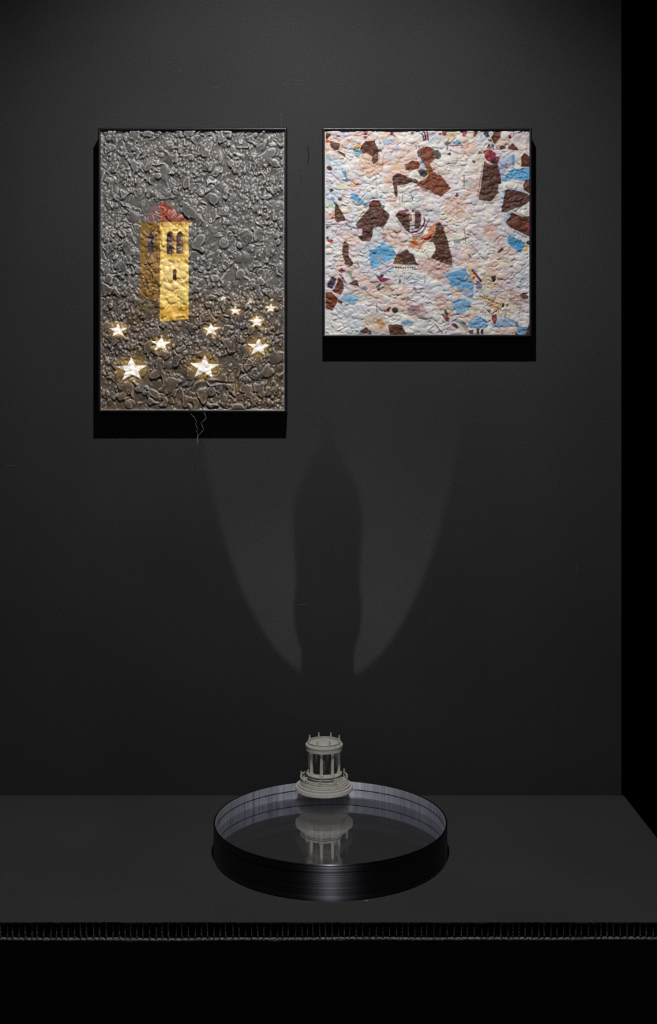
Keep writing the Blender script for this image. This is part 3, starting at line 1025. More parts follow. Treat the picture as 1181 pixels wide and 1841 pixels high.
hard = [
    # (name or None, polygon, colour)
    ('b', P1([(148, 155), (230, 195), (225, 215), (185, 240), (165, 285), (140, 285)]), BR),
    ('b', P1([(205, 300), (370, 345), (370, 400), (340, 455), (290, 455), (240, 425), (215, 370), (210, 320)]), BR),
    ('b', P1([(345, 455), (460, 530), (460, 570), (335, 480)]), (82, 50, 46)),
    ('b', P1([(800, 300), (830, 310), (940, 300), (950, 340), (1000, 440), (1060, 450), (1060, 475), (1000, 490), (1000, 640), (920, 685), (890, 620), (910, 560), (850, 530), (790, 500), (745, 505), (700, 460), (720, 380)]), BR),
    (None, P1([(1010, 310), (1060, 360), (1015, 360)]), (132, 72, 62)),
    (None, P1([(760, 225), (820, 225), (800, 275), (765, 255)]), (104, 62, 66)),
    (None, P1([(155, 720), (210, 710), (250, 750), (220, 795), (165, 765)]), BR),
    (None, P1([(195, 1090), (245, 1085), (280, 1110), (235, 1145), (205, 1135)]), (88, 54, 48)),
    (None, P1([(750, 135), (830, 135), (820, 190), (790, 205), (760, 175)]), (158, 76, 96)),
    (None, P1([(300, 220), (370, 205), (375, 235), (310, 240)]), (158, 110, 108)),
    (None, P1([(405, 145), (445, 145), (475, 235), (410, 225)]), LB),
    (None, P1([(1060, 285), (1250, 275), (1260, 330), (1075, 335)]), (160, 192, 218)),
    (None, P1([(390, 790), (465, 790), (480, 870), (510, 940), (470, 970), (455, 880)]), (106, 152, 194)),
    (None, P1([(590, 470), (690, 430), (715, 480), (690, 560), (640, 570)]), (136, 184, 208)),
    (None, P1([(560, 430), (710, 320), (720, 390), (680, 390), (580, 440)]), (228, 148, 62)),
    (None, P1([(580, 440), (700, 395), (690, 425), (590, 465)]), (120, 118, 66)),
    (None, P1([(140, 290), (185, 285), (215, 330), (140, 345)]), (226, 100, 62)),
    (None, P1([(905, 520), (990, 490), (980, 520), (925, 550)]), (46, 76, 96)),
    (None, P1([(920, 548), (990, 520), (930, 575)]), (200, 130, 60)),
    (None, P1([(148, 430), (180, 430), (175, 475), (148, 475)]), (238, 200, 130)),
    (None, P1([(1035, 190), (1085, 200), (1085, 270), (1030, 265)]), (238, 196, 158)),
    (None, P1([(148, 520), (210, 520), (215, 620), (150, 610)]), (176, 196, 196)),
    ('b', P2([(510, 430), (600, 370), (680, 365), (760, 400), (760, 490), (775, 550), (695, 630), (740, 740), (850, 790), (900, 850), (1015, 1000), (900, 1100), (870, 1130), (760, 1080), (680, 1030), (560, 990), (500, 945), (540, 905), (640, 850), (700, 770), (640, 690), (560, 560)]), BR2),
    (None, P2([(760, 425), (810, 415), (860, 460), (870, 520), (830, 560), (780, 545), (755, 480)]), (84, 80, 78)),
    (None, P2([(510, 735), (560, 710), (630, 715), (670, 790), (610, 835), (545, 800)]), (56, 52, 56)),
    ('b', P2([(430, 575), (520, 595), (550, 640), (530, 710), (380, 735), (330, 690), (310, 640), (370, 615)]), BR2),
    ('b', P2([(130, 830), (200, 775), (250, 775), (340, 820), (440, 860), (480, 855), (520, 890), (510, 940), (450, 920), (440, 910), (300, 950), (200, 960), (210, 1110), (180, 1140), (160, 1080), (130, 880)]), (92, 58, 48)),
    (None, P2([(500, 440), (520, 440), (560, 560), (640, 690), (600, 710), (540, 570)]), (158, 190, 232)),
    (None, P2([(500, 440), (515, 435), (545, 530), (525, 530)]), (52, 60, 86)),
    (None, P2([(780, 760), (850, 790), (800, 800)]), (120, 170, 214)),
    (None, P2([(510, 370), (545, 360), (545, 395)]), (124, 76, 60)),
    (None, P2([(550, 165), (590, 175), (620, 260), (600, 285), (580, 190)]), (104, 46, 62)),
    (None, P2([(570, 125), (620, 140), (640, 200), (645, 275), (625, 270), (610, 170)]), (92, 40, 52)),
    (None, P2([(640, 125), (670, 150), (685, 285), (660, 270)]), (132, 60, 76)),
    (None, P2([(820, 180), (860, 165), (880, 175), (850, 200)]), (96, 58, 54)),
    (None, P2([(885, 130), (945, 130), (950, 180), (930, 210), (885, 195)]), (138, 74, 70)),
    (None, P2([(405, 140), (460, 135), (450, 180), (415, 180)]), (150, 120, 104)),
    (None, P2([(80, 180), (125, 130), (145, 160), (130, 200)]), (134, 52, 70)),
    (None, P2([(130, 195), (145, 165), (185, 215), (160, 220)]), (86, 116, 156)),
    (None, P2([(165, 350), (225, 320), (230, 370), (190, 410)]), (176, 204, 224)),
    (None, P2([(1050, 310), (1100, 270), (1150, 290), (1185, 330), (1060, 330)]), (118, 170, 210)),
    (None, P2([(980, 340), (1185, 335), (1185, 355), (1000, 365)]), (150, 96, 112)),
    (None, P2([(915, 320), (960, 290), (1010, 300), (1080, 230), (1085, 240), (1010, 320), (980, 345), (970, 420), (940, 430), (960, 350), (925, 345)]), (112, 104, 100)),
    (None, P2([(950, 490), (1010, 450), (1015, 505)]), (60, 32, 46)),
    (None, P2([(150, 660), (210, 590), (215, 690), (170, 700)]), (240, 206, 142)),
    (None, P2([(1070, 1110), (1110, 1090), (1135, 1100), (1110, 1145)]), (110, 40, 74)),
    (None, P2([(680, 640), (730, 700), (770, 780), (700, 800), (640, 740), (650, 690)]), (146, 84, 44)),
    ('b', P3([(400, 545), (440, 580), (500, 600), (590, 590), (610, 680), (630, 760), (640, 860), (600, 880), (590, 1000), (500, 1110), (480, 1125), (320, 1095), (320, 1060), (350, 900), (380, 650)]), (86, 52, 42)),
    (None, P3([(395, 460), (450, 380), (510, 400), (560, 440), (560, 480), (620, 490), (590, 590), (540, 600), (480, 580), (420, 520)]), (148, 48, 66)),
    (None, P3([(400, 520), (480, 560), (490, 585), (420, 530)]), (222, 160, 142)),
    (None, P3([(500, 540), (540, 500), (590, 530), (570, 580), (520, 590)]), (40, 36, 48)),
    (None, P3([(370, 420), (440, 380), (500, 340), (505, 370), (400, 450)]), (172, 96, 62)),
    (None, P3([(300, 450), (325, 405), (370, 420), (370, 445)]), (90, 76, 88)),
    (None, P3([(430, 370), (455, 310), (480, 310), (485, 345)]), (92, 62, 66)),
    (None, P3([(490, 300), (540, 310), (530, 390), (500, 350)]), (104, 112, 146)),
    ('b', P3([(490, 210), (570, 105), (665, 105), (630, 140), (625, 210), (550, 310), (510, 260)]), (106, 58, 42)),
    (None, P3([(385, 165), (410, 105), (480, 125), (450, 150), (475, 200), (430, 215)]), (52, 42, 48)),
    (None, P3([(500, 105), (560, 105), (530, 155)]), (62, 56, 64)),
    (None, P3([(450, 240), (500, 240), (505, 275), (460, 270)]), (88, 64, 56)),
    (None, P3([(725, 190), (760, 180), (790, 215), (750, 240)]), (176, 72, 84)),
    (None, P3([(685, 330), (705, 290), (725, 275), (700, 345)]), (188, 92, 92)),
    ('b', P3([(725, 350), (800, 295), (885, 390), (860, 400), (740, 385)]), BR),
    (None, P3([(605, 350), (650, 325), (700, 340), (700, 370), (620, 390)]), (86, 56, 48)),
    (None, P3([(555, 350), (600, 345), (610, 390), (580, 390)]), (196, 120, 138)),
    ('b', P3([(920, 490), (950, 450), (960, 430), (1045, 490), (1045, 635), (920, 625)]), BR),
    (None, P3([(85, 130), (150, 105), (155, 160), (110, 215), (85, 190)]), (148, 84, 82)),
    (None, P3([(240, 105), (280, 105), (250, 230), (230, 230)]), (234, 192, 120)),
    (None, P3([(270, 120), (305, 120), (300, 160), (270, 205), (245, 195)]), (106, 56, 58)),
    (None, P3([(50, 110), (90, 110), (85, 150), (55, 145)]), (96, 88, 86)),
    (None, P3([(780, 460), (825, 450), (825, 610), (790, 610)]), (120, 172, 212)),
    (None, P3([(715, 440), (760, 440), (770, 470), (725, 470)]), (170, 200, 224)),
    (None, P3([(585, 560), (612, 640), (650, 780), (650, 850), (618, 720)]), (150, 162, 232)),
    ('l', P3([(740, 690), (820, 650), (900, 680), (920, 640), (1045, 640), (1045, 790), (980, 830), (880, 820), (800, 800), (700, 840), (640, 830), (650, 780), (700, 780)]), BL),
    (None, P3([(705, 745), (730, 735), (735, 780), (705, 800)]), (90, 116, 96)),
    (None, P3([(700, 630), (735, 630), (730, 655), (705, 655)]), (96, 92, 84)),
    ('b', P3([(1045, 790), (1045, 1015), (960, 960), (945, 890), (980, 830)]), BR),
    ('b', [(907.6, 342), (912.7, 340.7), (928, 342.6), (940.7, 345.7), (953, 351.5), (953, 361), (942, 369), (934, 373), (929, 373.3), (909, 382), (902, 382), (901.3, 378), (905, 360)], (92, 58, 48)),
    (None, P3([(640, 930), (690, 960), (640, 1181), (615, 1181), (650, 1000)]), (176, 198, 222)),
    (None, P3([(690, 930), (850, 935), (950, 960), (1030, 1025), (950, 985), (850, 958), (720, 945)]), (152, 176, 226)),
    (None, P3([(0, 990), (40, 1030), (20, 1050), (0, 1045)]), (126, 44, 76)),
    (None, P3([(225, 540), (270, 540), (270, 575), (235, 575)]), (92, 54, 44)),
    (None, P3([(100, 740), (125, 740), (120, 920), (100, 920)]), (160, 136, 138)),
    (None, P3([(120, 810), (240, 830), (230, 910), (125, 890)]), (190, 194, 196)),
    ('b', P4([(265, 220), (300, 270), (400, 450), (420, 500), (400, 515), (330, 530), (285, 555), (240, 480), (240, 400), (245, 290)]), (104, 70, 48)),
    ('b', P4([(800, 240), (870, 175), (960, 185), (1000, 240), (1010, 290), (1060, 350), (1140, 410), (1130, 460), (1080, 560), (1030, 640), (960, 610), (870, 640), (860, 760), (820, 855), (690, 850), (620, 775), (690, 750), (690, 650), (620, 640), (580, 580), (700, 430), (800, 320)]), (92, 58, 48)),
    (None, P4([(840, 215), (930, 180), (960, 190), (940, 230), (870, 265)]), (146, 48, 36)),
    (None, P4([(960, 285), (1005, 290), (1060, 350), (1020, 350)]), (132, 62, 42)),
    (None, P4([(760, 380), (830, 400), (800, 460), (740, 430)]), (58, 54, 66)),
    ('b', P4([(410, 850), (460, 890), (475, 960), (465, 1070), (490, 1130), (530, 1170), (545, 1220), (500, 1250), (400, 1230), (405, 1170), (365, 1080), (370, 950), (385, 880)]), (112, 72, 58)),
    (None, P4([(480, 1190), (520, 1165), (545, 1225), (505, 1250)]), (60, 46, 66)),
    (None, P4([(300, 150), (370, 165), (345, 195), (295, 180)]), (86, 64, 66)),
    ('l', P4([(505, 80), (540, 60), (620, 100), (660, 160), (740, 225), (700, 250), (630, 250), (560, 190), (510, 140)]), BL),
    (None, P4([(605, 215), (660, 150), (670, 175), (625, 225)]), (120, 112, 80)),
    (None, P4([(740, 225), (840, 200), (800, 235), (700, 252)]), (70, 96, 128)),
    (None, P4([(700, 290), (800, 260), (760, 320)]), (110, 120, 124)),
    (None, P4([(1005, 260), (1060, 270), (1060, 320), (1030, 320)]), (84, 96, 112)),
    (None, P4([(190, 130), (245, 150), (240, 180), (190, 160)]), (96, 160, 218)),
    (None, P4([(215, 205), (270, 220), (250, 270)]), (70, 132, 176)),
    (None, P4([(180, 460), (230, 440), (240, 480), (200, 490)]), (212, 72, 54)),
    (None, P4([(110, 820), (230, 825), (190, 885), (140, 870)]), (178, 66, 58)),
    (None, P4([(105, 770), (140, 770), (145, 810), (110, 815)]), (62, 70, 92)),
    (None, P4([(100, 600), (160, 605), (130, 650), (100, 640)]), (72, 130, 158)),
    (None, P4([(425, 540), (495, 525), (490, 560), (440, 560)]), (166, 110, 128)),
    (None, P4([(480, 645), (530, 640), (520, 670)]), (112, 72, 72)),
    (None, P4([(1000, 765), (1070, 770), (1110, 830), (1060, 870)]), (186, 140, 152)),
    (None, P4([(590, 660), (650, 650), (620, 720)]), (196, 160, 200)),
    (None, P4([(195, 1160), (250, 1140), (290, 1190), (230, 1185)]), (166, 134, 146)),
    (None, P4([(875, 640), (1000, 640), (1020, 710), (900, 700)]), (190, 204, 208)),
    (None, P5([(360, 800), (440, 660), (520, 650), (590, 620), (660, 600), (680, 500), (790, 430), (850, 415), (790, 480), (770, 600), (740, 650), (680, 690), (600, 740), (550, 830), (400, 800)]), (208, 142, 112)),
    (None, P5([(430, 720), (470, 680), (520, 700), (500, 760), (440, 760)]), (208, 112, 66)),
    (None, P5([(690, 480), (760, 470), (760, 560), (700, 560)]), (222, 124, 80)),
    (None, P5([(480, 700), (520, 660), (580, 670), (590, 710), (540, 735)]), (224, 196, 168)),
    (None, P5([(690, 630), (740, 620), (720, 670), (620, 690), (600, 670)]), (150, 26, 26)),
    ('b', P5([(175, 320), (210, 270), (400, 290), (400, 440), (390, 580), (330, 540), (240, 410)]), (86, 52, 42)),
    ('b', P5([(470, 265), (550, 265), (580, 330), (550, 470), (470, 500), (460, 450)]), (84, 48, 44)),
    (None, P5([(210, 250), (370, 220), (380, 265), (250, 290)]), (160, 92, 106)),
    (None, P5([(430, 225), (530, 230), (550, 265), (430, 265)]), (166, 132, 146)),
    (None, P5([(425, 230), (460, 230), (455, 268), (425, 262)]), (96, 56, 62)),
    (None, P5([(432, 270), (470, 270), (470, 440), (435, 440)]), (226, 204, 178)),
    (None, P5([(375, 310), (425, 300), (425, 410), (380, 420)]), (152, 108, 112)),
    (None, P5([(390, 450), (560, 455), (560, 520), (430, 570), (395, 540)]), (196, 190, 196)),
    (None, P5([(460, 455), (560, 450), (530, 520), (470, 520)]), (88, 54, 48)),
    ('b', P5([(790, 450), (850, 415), (885, 460), (920, 570), (960, 680), (1000, 860), (1035, 970), (1030, 1075), (900, 1040), (710, 955), (780, 860), (780, 780), (750, 720), (670, 710), (740, 650), (780, 560)]), (92, 58, 40)),
    (None, P5([(570, 780), (650, 720), (750, 730), (785, 820), (710, 955), (560, 950), (430, 880), (560, 850)]), (242, 236, 222)),
    ('b', P5([(360, 830), (390, 880), (450, 910), (490, 1020), (510, 1060), (430, 1065), (300, 1060), (140, 1050), (180, 930), (230, 880), (320, 840)]), (84, 54, 50)),
    (None, P5([(180, 940), (250, 940), (300, 1050), (170, 1040)]), (132, 88, 48)),
    (None, P5([(490, 1040), (530, 1055), (500, 1080)]), (160, 60, 92)),
    (None, P5([(1060, 690), (1160, 690), (1150, 740), (1070, 740)]), (146, 154, 152)),
    ('b', P6([(780, 170), (830, 195), (930, 235), (1045, 222), (1045, 520), (960, 480), (860, 430), (770, 390), (700, 320)]), BR),
    (None, P6([(995, 360), (1040, 340), (1040, 400), (1005, 385)]), (200, 60, 66)),
    (None, P6([(700, 330), (760, 400), (1040, 530), (1040, 548), (880, 480), (740, 400)]), (140, 184, 212)),
    (None, P6([(725, 180), (770, 150), (765, 220), (700, 310), (655, 270), (720, 230)]), (160, 194, 220)),
    ('l', P6([(735, 510), (800, 515), (990, 605), (960, 660), (930, 745), (880, 735), (760, 640), (725, 570)]), (80, 152, 200)),
    (None, P6([(960, 660), (1000, 600), (1040, 640), (1010, 720), (930, 745)]), (222, 196, 140)),
    (None, P6([(1000, 580), (1040, 570), (1040, 640), (995, 615)]), (84, 52, 44)),
    (None, P6([(570, 735), (655, 660), (675, 700), (610, 748)]), (128, 64, 80)),
    (None, P6([(585, 735), (650, 675), (662, 705), (610, 740)]), (74, 50, 52)),
    ('l', P7([(525, 175), (640, 120), (655, 80), (700, 110), (750, 130), (790, 185), (795, 215), (780, 250), (700, 290), (600, 340), (550, 365), (540, 300), (530, 230)]), (112, 178, 224)),
    (None, P7([(600, 230), (650, 210), (660, 260), (700, 290), (640, 310), (610, 280)]), (160, 172, 200)),
    (None, P7([(210, 375), (250, 345), (285, 385), (245, 402)]), (158, 74, 98)),
    (None, P7([(305, 385), (350, 378), (355, 430), (380, 475), (350, 478)]), (140, 164, 164)),
    (None, P7([(320, 510), (375, 470), (405, 475), (425, 535), (370, 525)]), (98, 58, 42)),
    (None, P7([(420, 545), (490, 525), (512, 560), (470, 567)]), (150, 164, 186)),
    (None, P7([(100, 510), (150, 435), (195, 450), (185, 500), (150, 560), (110, 540)]), (70, 54, 76)),
    ('b', P7([(205, 480), (215, 440), (265, 480), (270, 560), (240, 620), (180, 600), (150, 580), (185, 540)]), (110, 60, 44)),
    ('b', P7([(70, 590), (145, 590), (210, 655), (200, 700), (155, 780), (70, 750)]), BR2),
    (None, P7([(210, 665), (262, 690), (250, 718), (208, 690)]), (124, 64, 60)),
    (None, P7([(215, 410), (245, 410), (300, 500), (280, 505)]), (120, 130, 162)),
    ('l', P7([(235, 660), (290, 605), (410, 630), (425, 650), (370, 720), (270, 690)]), (150, 194, 228)),
    (None, P7([(585, 410), (640, 440), (690, 450), (750, 460), (690, 485), (640, 490)]), (146, 44, 98)),
    (None, P7([(640, 410), (675, 410), (670, 440), (635, 440)]), (80, 62, 56)),
    (None, P7([(590, 540), (620, 510), (650, 495), (630, 575)]), (96, 108, 118)),
    (None, P7([(650, 400), (770, 340), (765, 380), (700, 400)]), (170, 196, 220)),
    (None, P7([(787 + 32 * math.cos(k * PI / 6), 776 + 30 * math.sin(k * PI / 6)) for k in range(12)]), (72, 62, 58)),
    (None, P7([(700, 765), (740, 735), (735, 775), (715, 798)]), (104, 72, 70)),
    (None, P7([(555, 870), (590, 880), (650, 850), (700, 940), (650, 965), (600, 905), (560, 905)]), (204, 162, 124)),
    (None, P7([(820, 905), (900, 875), (975, 885), (960, 925), (870, 935)]), (150, 190, 220)),
    ('b', P7([(715, 925), (800, 915), (860, 930), (905, 1030), (740, 1030)]), (102, 60, 46)),
    ('b', P7([(430, 985), (500, 945), (520, 975), (510, 1012), (445, 1005)]), (100, 60, 50)),
    (None, P7([(515, 985), (540, 975), (550, 1020), (515, 1015)]), (64, 60, 72)),
    (None, P7([(910, 770), (960, 720), (1040, 740), (1040, 790), (940, 780)]), (158, 124, 132)),
    (None, P7([(1020, 860), (1090, 848), (1185, 862), (1090, 872)]), (112, 110, 116)),
    (None, P7([(830, 450), (847, 470), (842, 502), (828, 495)]), (70, 66, 70)),
    (None, P7([(960, 560), (990, 535), (1010, 575), (980, 580)]), (176, 120, 138)),
    ('l', P8([(155, 425), (200, 400), (290, 375), (380, 350), (395, 400), (430, 440), (455, 520), (450, 640), (420, 650), (330, 600), (280, 540), (230, 545), (215, 480)]), (106, 166, 212)),
    (None, P8([(350, 410), (430, 440), (440, 480), (370, 500)]), (162, 176, 210)),
    (None, P8([(310, 545), (440, 550), (430, 640), (400, 648), (325, 605)]), (164, 172, 200)),
    (None, P8([(265, 500), (300, 500), (300, 540), (270, 540)]), (140, 156, 156)),
    ('l', P8([(235, 700), (300, 660), (420, 670), (430, 740), (380, 790), (290, 810), (250, 750)]), (132, 180, 216)),
    (None, P8([(385, 350), (430, 340), (470, 440), (460, 560), (450, 500), (420, 420)]), (226, 186, 132)),
    (None, P8([(430, 370), (450, 355), (545, 480), (530, 492), (490, 450)]), (120, 52, 70)),
    (None, P8([(445, 435), (470, 430), (470, 455), (450, 458)]), (176, 62, 70)),
    (None, P8([(485, 470), (550, 520), (540, 570), (480, 565)]), (134, 130, 152)),
    (None, P8([(625, 430), (680, 420), (680, 470), (660, 497)]), (70, 56, 40)),
    (None, P8([(500, 640), (560, 620), (770, 720), (740, 760), (600, 680), (490, 670)]), (218, 190, 150)),
    (None, P8([(560, 670), (640, 700), (740, 750), (690, 790), (620, 740)]), (214, 168, 136)),
    (None, P8([(742, 705), (767, 702), (767, 742), (745, 744)]), (54, 52, 60)),
    (None, P8([(920, 620), (965, 600), (1015, 635), (1000, 660), (960, 665)]), (84, 56, 50)),
    (None, P8([(640, 820), (690, 815), (695, 870), (675, 920), (655, 910), (640, 860)]), (132, 60, 56)),
    (None, P8([(585, 775), (635, 765), (620, 808)]), (84, 78, 96)),
    (None, P8([(155, 770), (180, 765), (205, 840), (180, 830)]), (76, 80, 66)),
    (None, P8([(125, 810), (160, 815), (210, 850), (210, 890), (180, 890)]), (124, 70, 70)),
    (None, P8([(235, 880), (280, 855), (350, 880), (410, 950), (390, 960), (300, 900)]), (96, 136, 182)),
    (None, P8([(280, 870), (310, 860), (400, 960), (380, 988)]), (164, 166, 128)),
    (None, P8([(235, 910), (270, 905), (305, 945), (290, 960), (240, 935)]), (104, 44, 54)),
    ('l', P8([(400, 920), (430, 870), (520, 840), (580, 860), (600, 950), (430, 960)]), (128, 174, 214)),
    ('l', P8([(690, 900), (700, 860), (800, 850), (870, 880), (900, 900), (830, 940), (650, 955)]), (156, 182, 216)),
    (None, P8([(870, 890), (900, 890), (915, 950), (880, 940)]), (126, 134, 166)),
    ('l', P8([(890, 950), (1000, 940), (980, 1040), (920, 1040)]), (116, 166, 212)),
    (None, P8([(1012, 925), (1030, 925), (1030, 1040), (975, 1030)]), (96, 66, 50)),
    (None, P8([(880, 990), (917, 1030), (880, 1040)]), (92, 36, 76)),
    (None, P8([(485, 960), (515, 960), (510, 1015), (485, 1010)]), (80, 44, 52)),
    (None, P8([(530, 965), (555, 965), (555, 1020), (530, 1020)]), (72, 44, 46)),
    (None, P8([(405, 985), (450, 975), (455, 1010), (415, 1015)]), (86, 60, 92)),
    (None, P8([(455, 765), (495, 762), (490, 790), (460, 795)]), (166, 172, 150)),
    (None, P8([(395, 210), (410, 205), (440, 245), (420, 240)]), (110, 112, 90)),
]
lab = 1
names = {0: 'puffed_ground'}
wk = 1 + 0.18 * np.sin((R_.X * 0.45 + R_.Y + 9 * vnoise(hh, ww, 18 / STEP, 501, 1)) * 2 * PI / 3.1)
mask_br = np.zeros((hh, ww))
for kind, p, c_ in hard:
    if kind == 'b':
        names[lab] = 'brown_patch'
    elif kind == 'l':
        names[lab] = 'blue_patch'
    R_.poly(p, c_, 1, .12 if kind == 'b' else .05, lab if kind else 0)
    if kind == 'b':
        mask_br[R_.inside(p, R_.X, R_.Y)] = 1
    if kind:
        lab += 1
# woven ribs on the brown pieces
mb = blur(mask_br, 1)
rib = vnoise(hh, ww, 20 / STEP, 505, 1)
R_.H += mb * 0.2 * (wk - 1) / 0.18 * (rib > 0.42)
# maroon arcs, lace dots, printed hairlines
for pts, wd, c_ in [
    (P5([(415, 575), (500, 560), (560, 510), (600, 460), (620, 400), (610, 350)]), 2.6, (86, 30, 52)),
    (P5([(430, 610), (520, 600), (590, 560), (640, 470), (690, 370)]), 1.8, (124, 46, 84)),
    (P5([(440, 640), (530, 632), (590, 580)]), 2.8, (124, 100, 96)),
    (P5([(570, 330), (575, 400), (560, 440)]), 2.4, (206, 198, 208)),
    (P5([(400, 445), (460, 432)]), 1.2, (40, 34, 40)),
    (P5([(560, 470), (610, 485), (670, 492)]), 1.2, (36, 30, 38)),
    (P4([(100, 580), (280, 570), (400, 590), (520, 620), (620, 645)]), 1.3, (86, 84, 92)),
    (P1([(150, 965), (230, 962)]), 1.5, (50, 46, 50)),
    (P1([(310, 1095), (500, 1102)]), 1.2, (96, 96, 90)),
    (P1([(265, 240), (375, 320)]), 1.0, (86, 110, 160)),
    (P1([(235, 550), (350, 535)]), 1.0, (166, 110, 130)),
    (P1([(965, 880), (965, 1180)]), 0.7, (150, 140, 136)),
    (P2([(275, 1090), (400, 1078), (440, 1181)]), 0.9, (90, 84, 92)),
    (P5([(285, 0), (280, 118), (440, 98), (425, 0)]), 0.9, (80, 80, 92)),
    (P5([(235, 20), (240, 150)]), 0.8, (130, 120, 124)),
    (P5([(155, 540), (215, 610)]), 1.2, (66, 80, 88)),
    (P5([(90, 600), (140, 655), (220, 662)]), 0.8, (90, 110, 116)),
    (P5([(600, 235), (640, 230), (670, 262)]), 1.2, (50, 46, 54)),
    (P5([(1060, 690), (1080, 775)]), 0.8, (90, 90, 92)),
    (P5([(1158, 690), (1150, 740)]), 1.0, (90, 90, 92)),
    (P6([(30, 20), (150, 180), (190, 210)]), 0.9, (250, 240, 226)),
    (P6([(110, 390), (120, 450), (128, 540), (140, 630)]), 1.0, (90, 76, 78)),
    (P6([(140, 490), (210, 495)]), 1.0, (70, 66, 76)),
    (P6([(220, 625), (310, 740)]), 0.8, (76, 66, 80)),
    (P3([(810, 110), (815, 185)]), 1.0, (96, 104, 116)),
    (P3([(985, 190), (1030, 145)]), 1.3, (84, 82, 88)),
    (P7([(650, 400), (770, 340)]), 1.0, (80, 96, 126)),
    (P7([(520, 170), (640, 165)]), 0.8, (50, 70, 100)),
    (P7([(395, 370), (430, 330), (405, 300)]), 1.0, (80, 84, 100)),
    (P7([(990, 480), (985, 560)]), 0.8, (168, 112, 130)),
    (P7([(1090, 440), (1088, 500)]), 0.9, (96, 70, 90)),
    (P7([(905, 700), (915, 640), (940, 670)]), 1.0, (96, 92, 112)),
    (P7([(600, 700), (605, 790)]), 1.2, (116, 78, 84)),
    (P8([(0, 975), (75, 920), (140, 1010)]), 1.4, (92, 60, 66)),
    (P8([(75, 920), (110, 975)]), 1.4, (80, 52, 58)),
    (P8([(190, 960), (230, 935)]), 1.2, (90, 60, 66)),
    (P8([(430, 720), (560, 705)]), 1.1, (160, 100, 96)),
    (P8([(620, 600), (720, 580)]), 1.3, (70, 60, 64)),
    (P8([(785, 800), (770, 850)]), 1.8, (130, 90, 96)),
    (P8([(790, 740), (800, 720)]), 1.8, (92, 56, 60))]:
    R_.line(pts, wd, 0, c_, .9)


def dots(a, b, n, r, col):
    for i in range(n):
        t_ = i / (n - 1)
        x, y = a[0] + (b[0] - a[0]) * t_, a[1] + (b[1] - a[1]) * t_
        R_.line([(x - .2, y), (x + .2, y)], r, 0, col, .95)


for o_, a, b, n, r, c_ in [
    (P5, (175, 375), (405, 670), 13, 1.3, (52, 44, 46)), (P5, (900, 480), (1050, 1010), 22, 1.5, (52, 46, 48)),
    (P7, (800, 343), (990, 343), 9, 2.4, (46, 44, 50)), (P7, (800, 403), (990, 403), 10, 1.5, (170, 96, 84)),
    (P3, (375, 600), (305, 1045), 20, 1.5, (40, 38, 44)), (P8, (530, 635), (728, 716), 11, 2.2, (40, 36, 40)),
    (P2, (570, 1000), (770, 1090), 12, 1.4, (60, 56, 60)), (P2, (250, 970), (420, 940), 9, 1.1, (70, 60, 60)),
    (P2, (1040, 585), (1181, 585), 8, 1.0, (110, 96, 92)), (P1, (1015, 530), (1015, 620), 5, 1.1, (70, 70, 76)),
    (P1, (1085, 540), (1060, 790), 10, 1.3, (130, 70, 66)), (P4, (580, 520), (720, 370), 12, 1.3, (56, 52, 58)),
    (P6, (800, 150), (960, 225), 10, 1.3, (64, 60, 68)), (P4, (680, 140), (740, 80), 7, 1.1, (90, 90, 100)),
    (P3, (10, 545), (150, 550), 6, 1.4, (70, 60, 64))]:
    dots(o_([a])[0], o_([b])[0], n, r, c_)
for k in range(650):
    x, y = rs.uniform(R_.x0, R_.x1), rs.uniform(R_.y0, R_.y1)
    c_ = [(74, 66, 76), (96, 78, 96), (120, 62, 70), (84, 96, 120), (196, 150, 160), (60, 52, 56)][rs.randint(6)]
    th = rs.uniform(0, PI)
    l_ = rs.gamma(1.2, 0.9)
    R_.line([(x, y), (x + l_ * math.cos(th), y + l_ * math.sin(th))], rs.uniform(.7, 1.3), 0, c_, rs.uniform(.4, .9))
R_.H *= np.clip(np.minimum.reduce([R_.X - R_.x0, R_.x1 - R_.X, R_.Y - R_.y0, R_.y1 - R_.Y]) / 4.0, 0, 1) ** .6
R_.col[(R_.X - R_.x0 < 1.0)] = (226, 222, 224)
R_.col[(R_.Y - R_.y0 < 1.0)] = (226, 196, 140)
R_.col = R_.col * 0.93
M_quilt = print_mat('printed_puffy_film', 0.55, 0.35, bump=0.15, bscale=1500)
res = R_.build(ZArt, names, {'': M_quilt}, fr_right, 0.00072)
for nm, o in res:
    if nm == 'brown_patch':
        o['label'] = 'dark brown patch'
    elif nm == 'blue_patch':
        o['label'] = 'light blue patch'
    else:
        o['label'] = 'white and pink puffed surface'

# ------------------------------------------------------------------ round mirror basin
DC = Vector(((594 - 590.5) * 2.08 / F, 2.08 - ZB, 0))
RO, RI, RTOP = 0.2172, 0.2140, 0.811
ZM, ZG = 0.779, 0.795
disc = tag(empty('round_mirror_tray', (DC.x, DC.y, TZ)), 'round black rimmed mirror tray standing on the table under the little temple', 'tray')


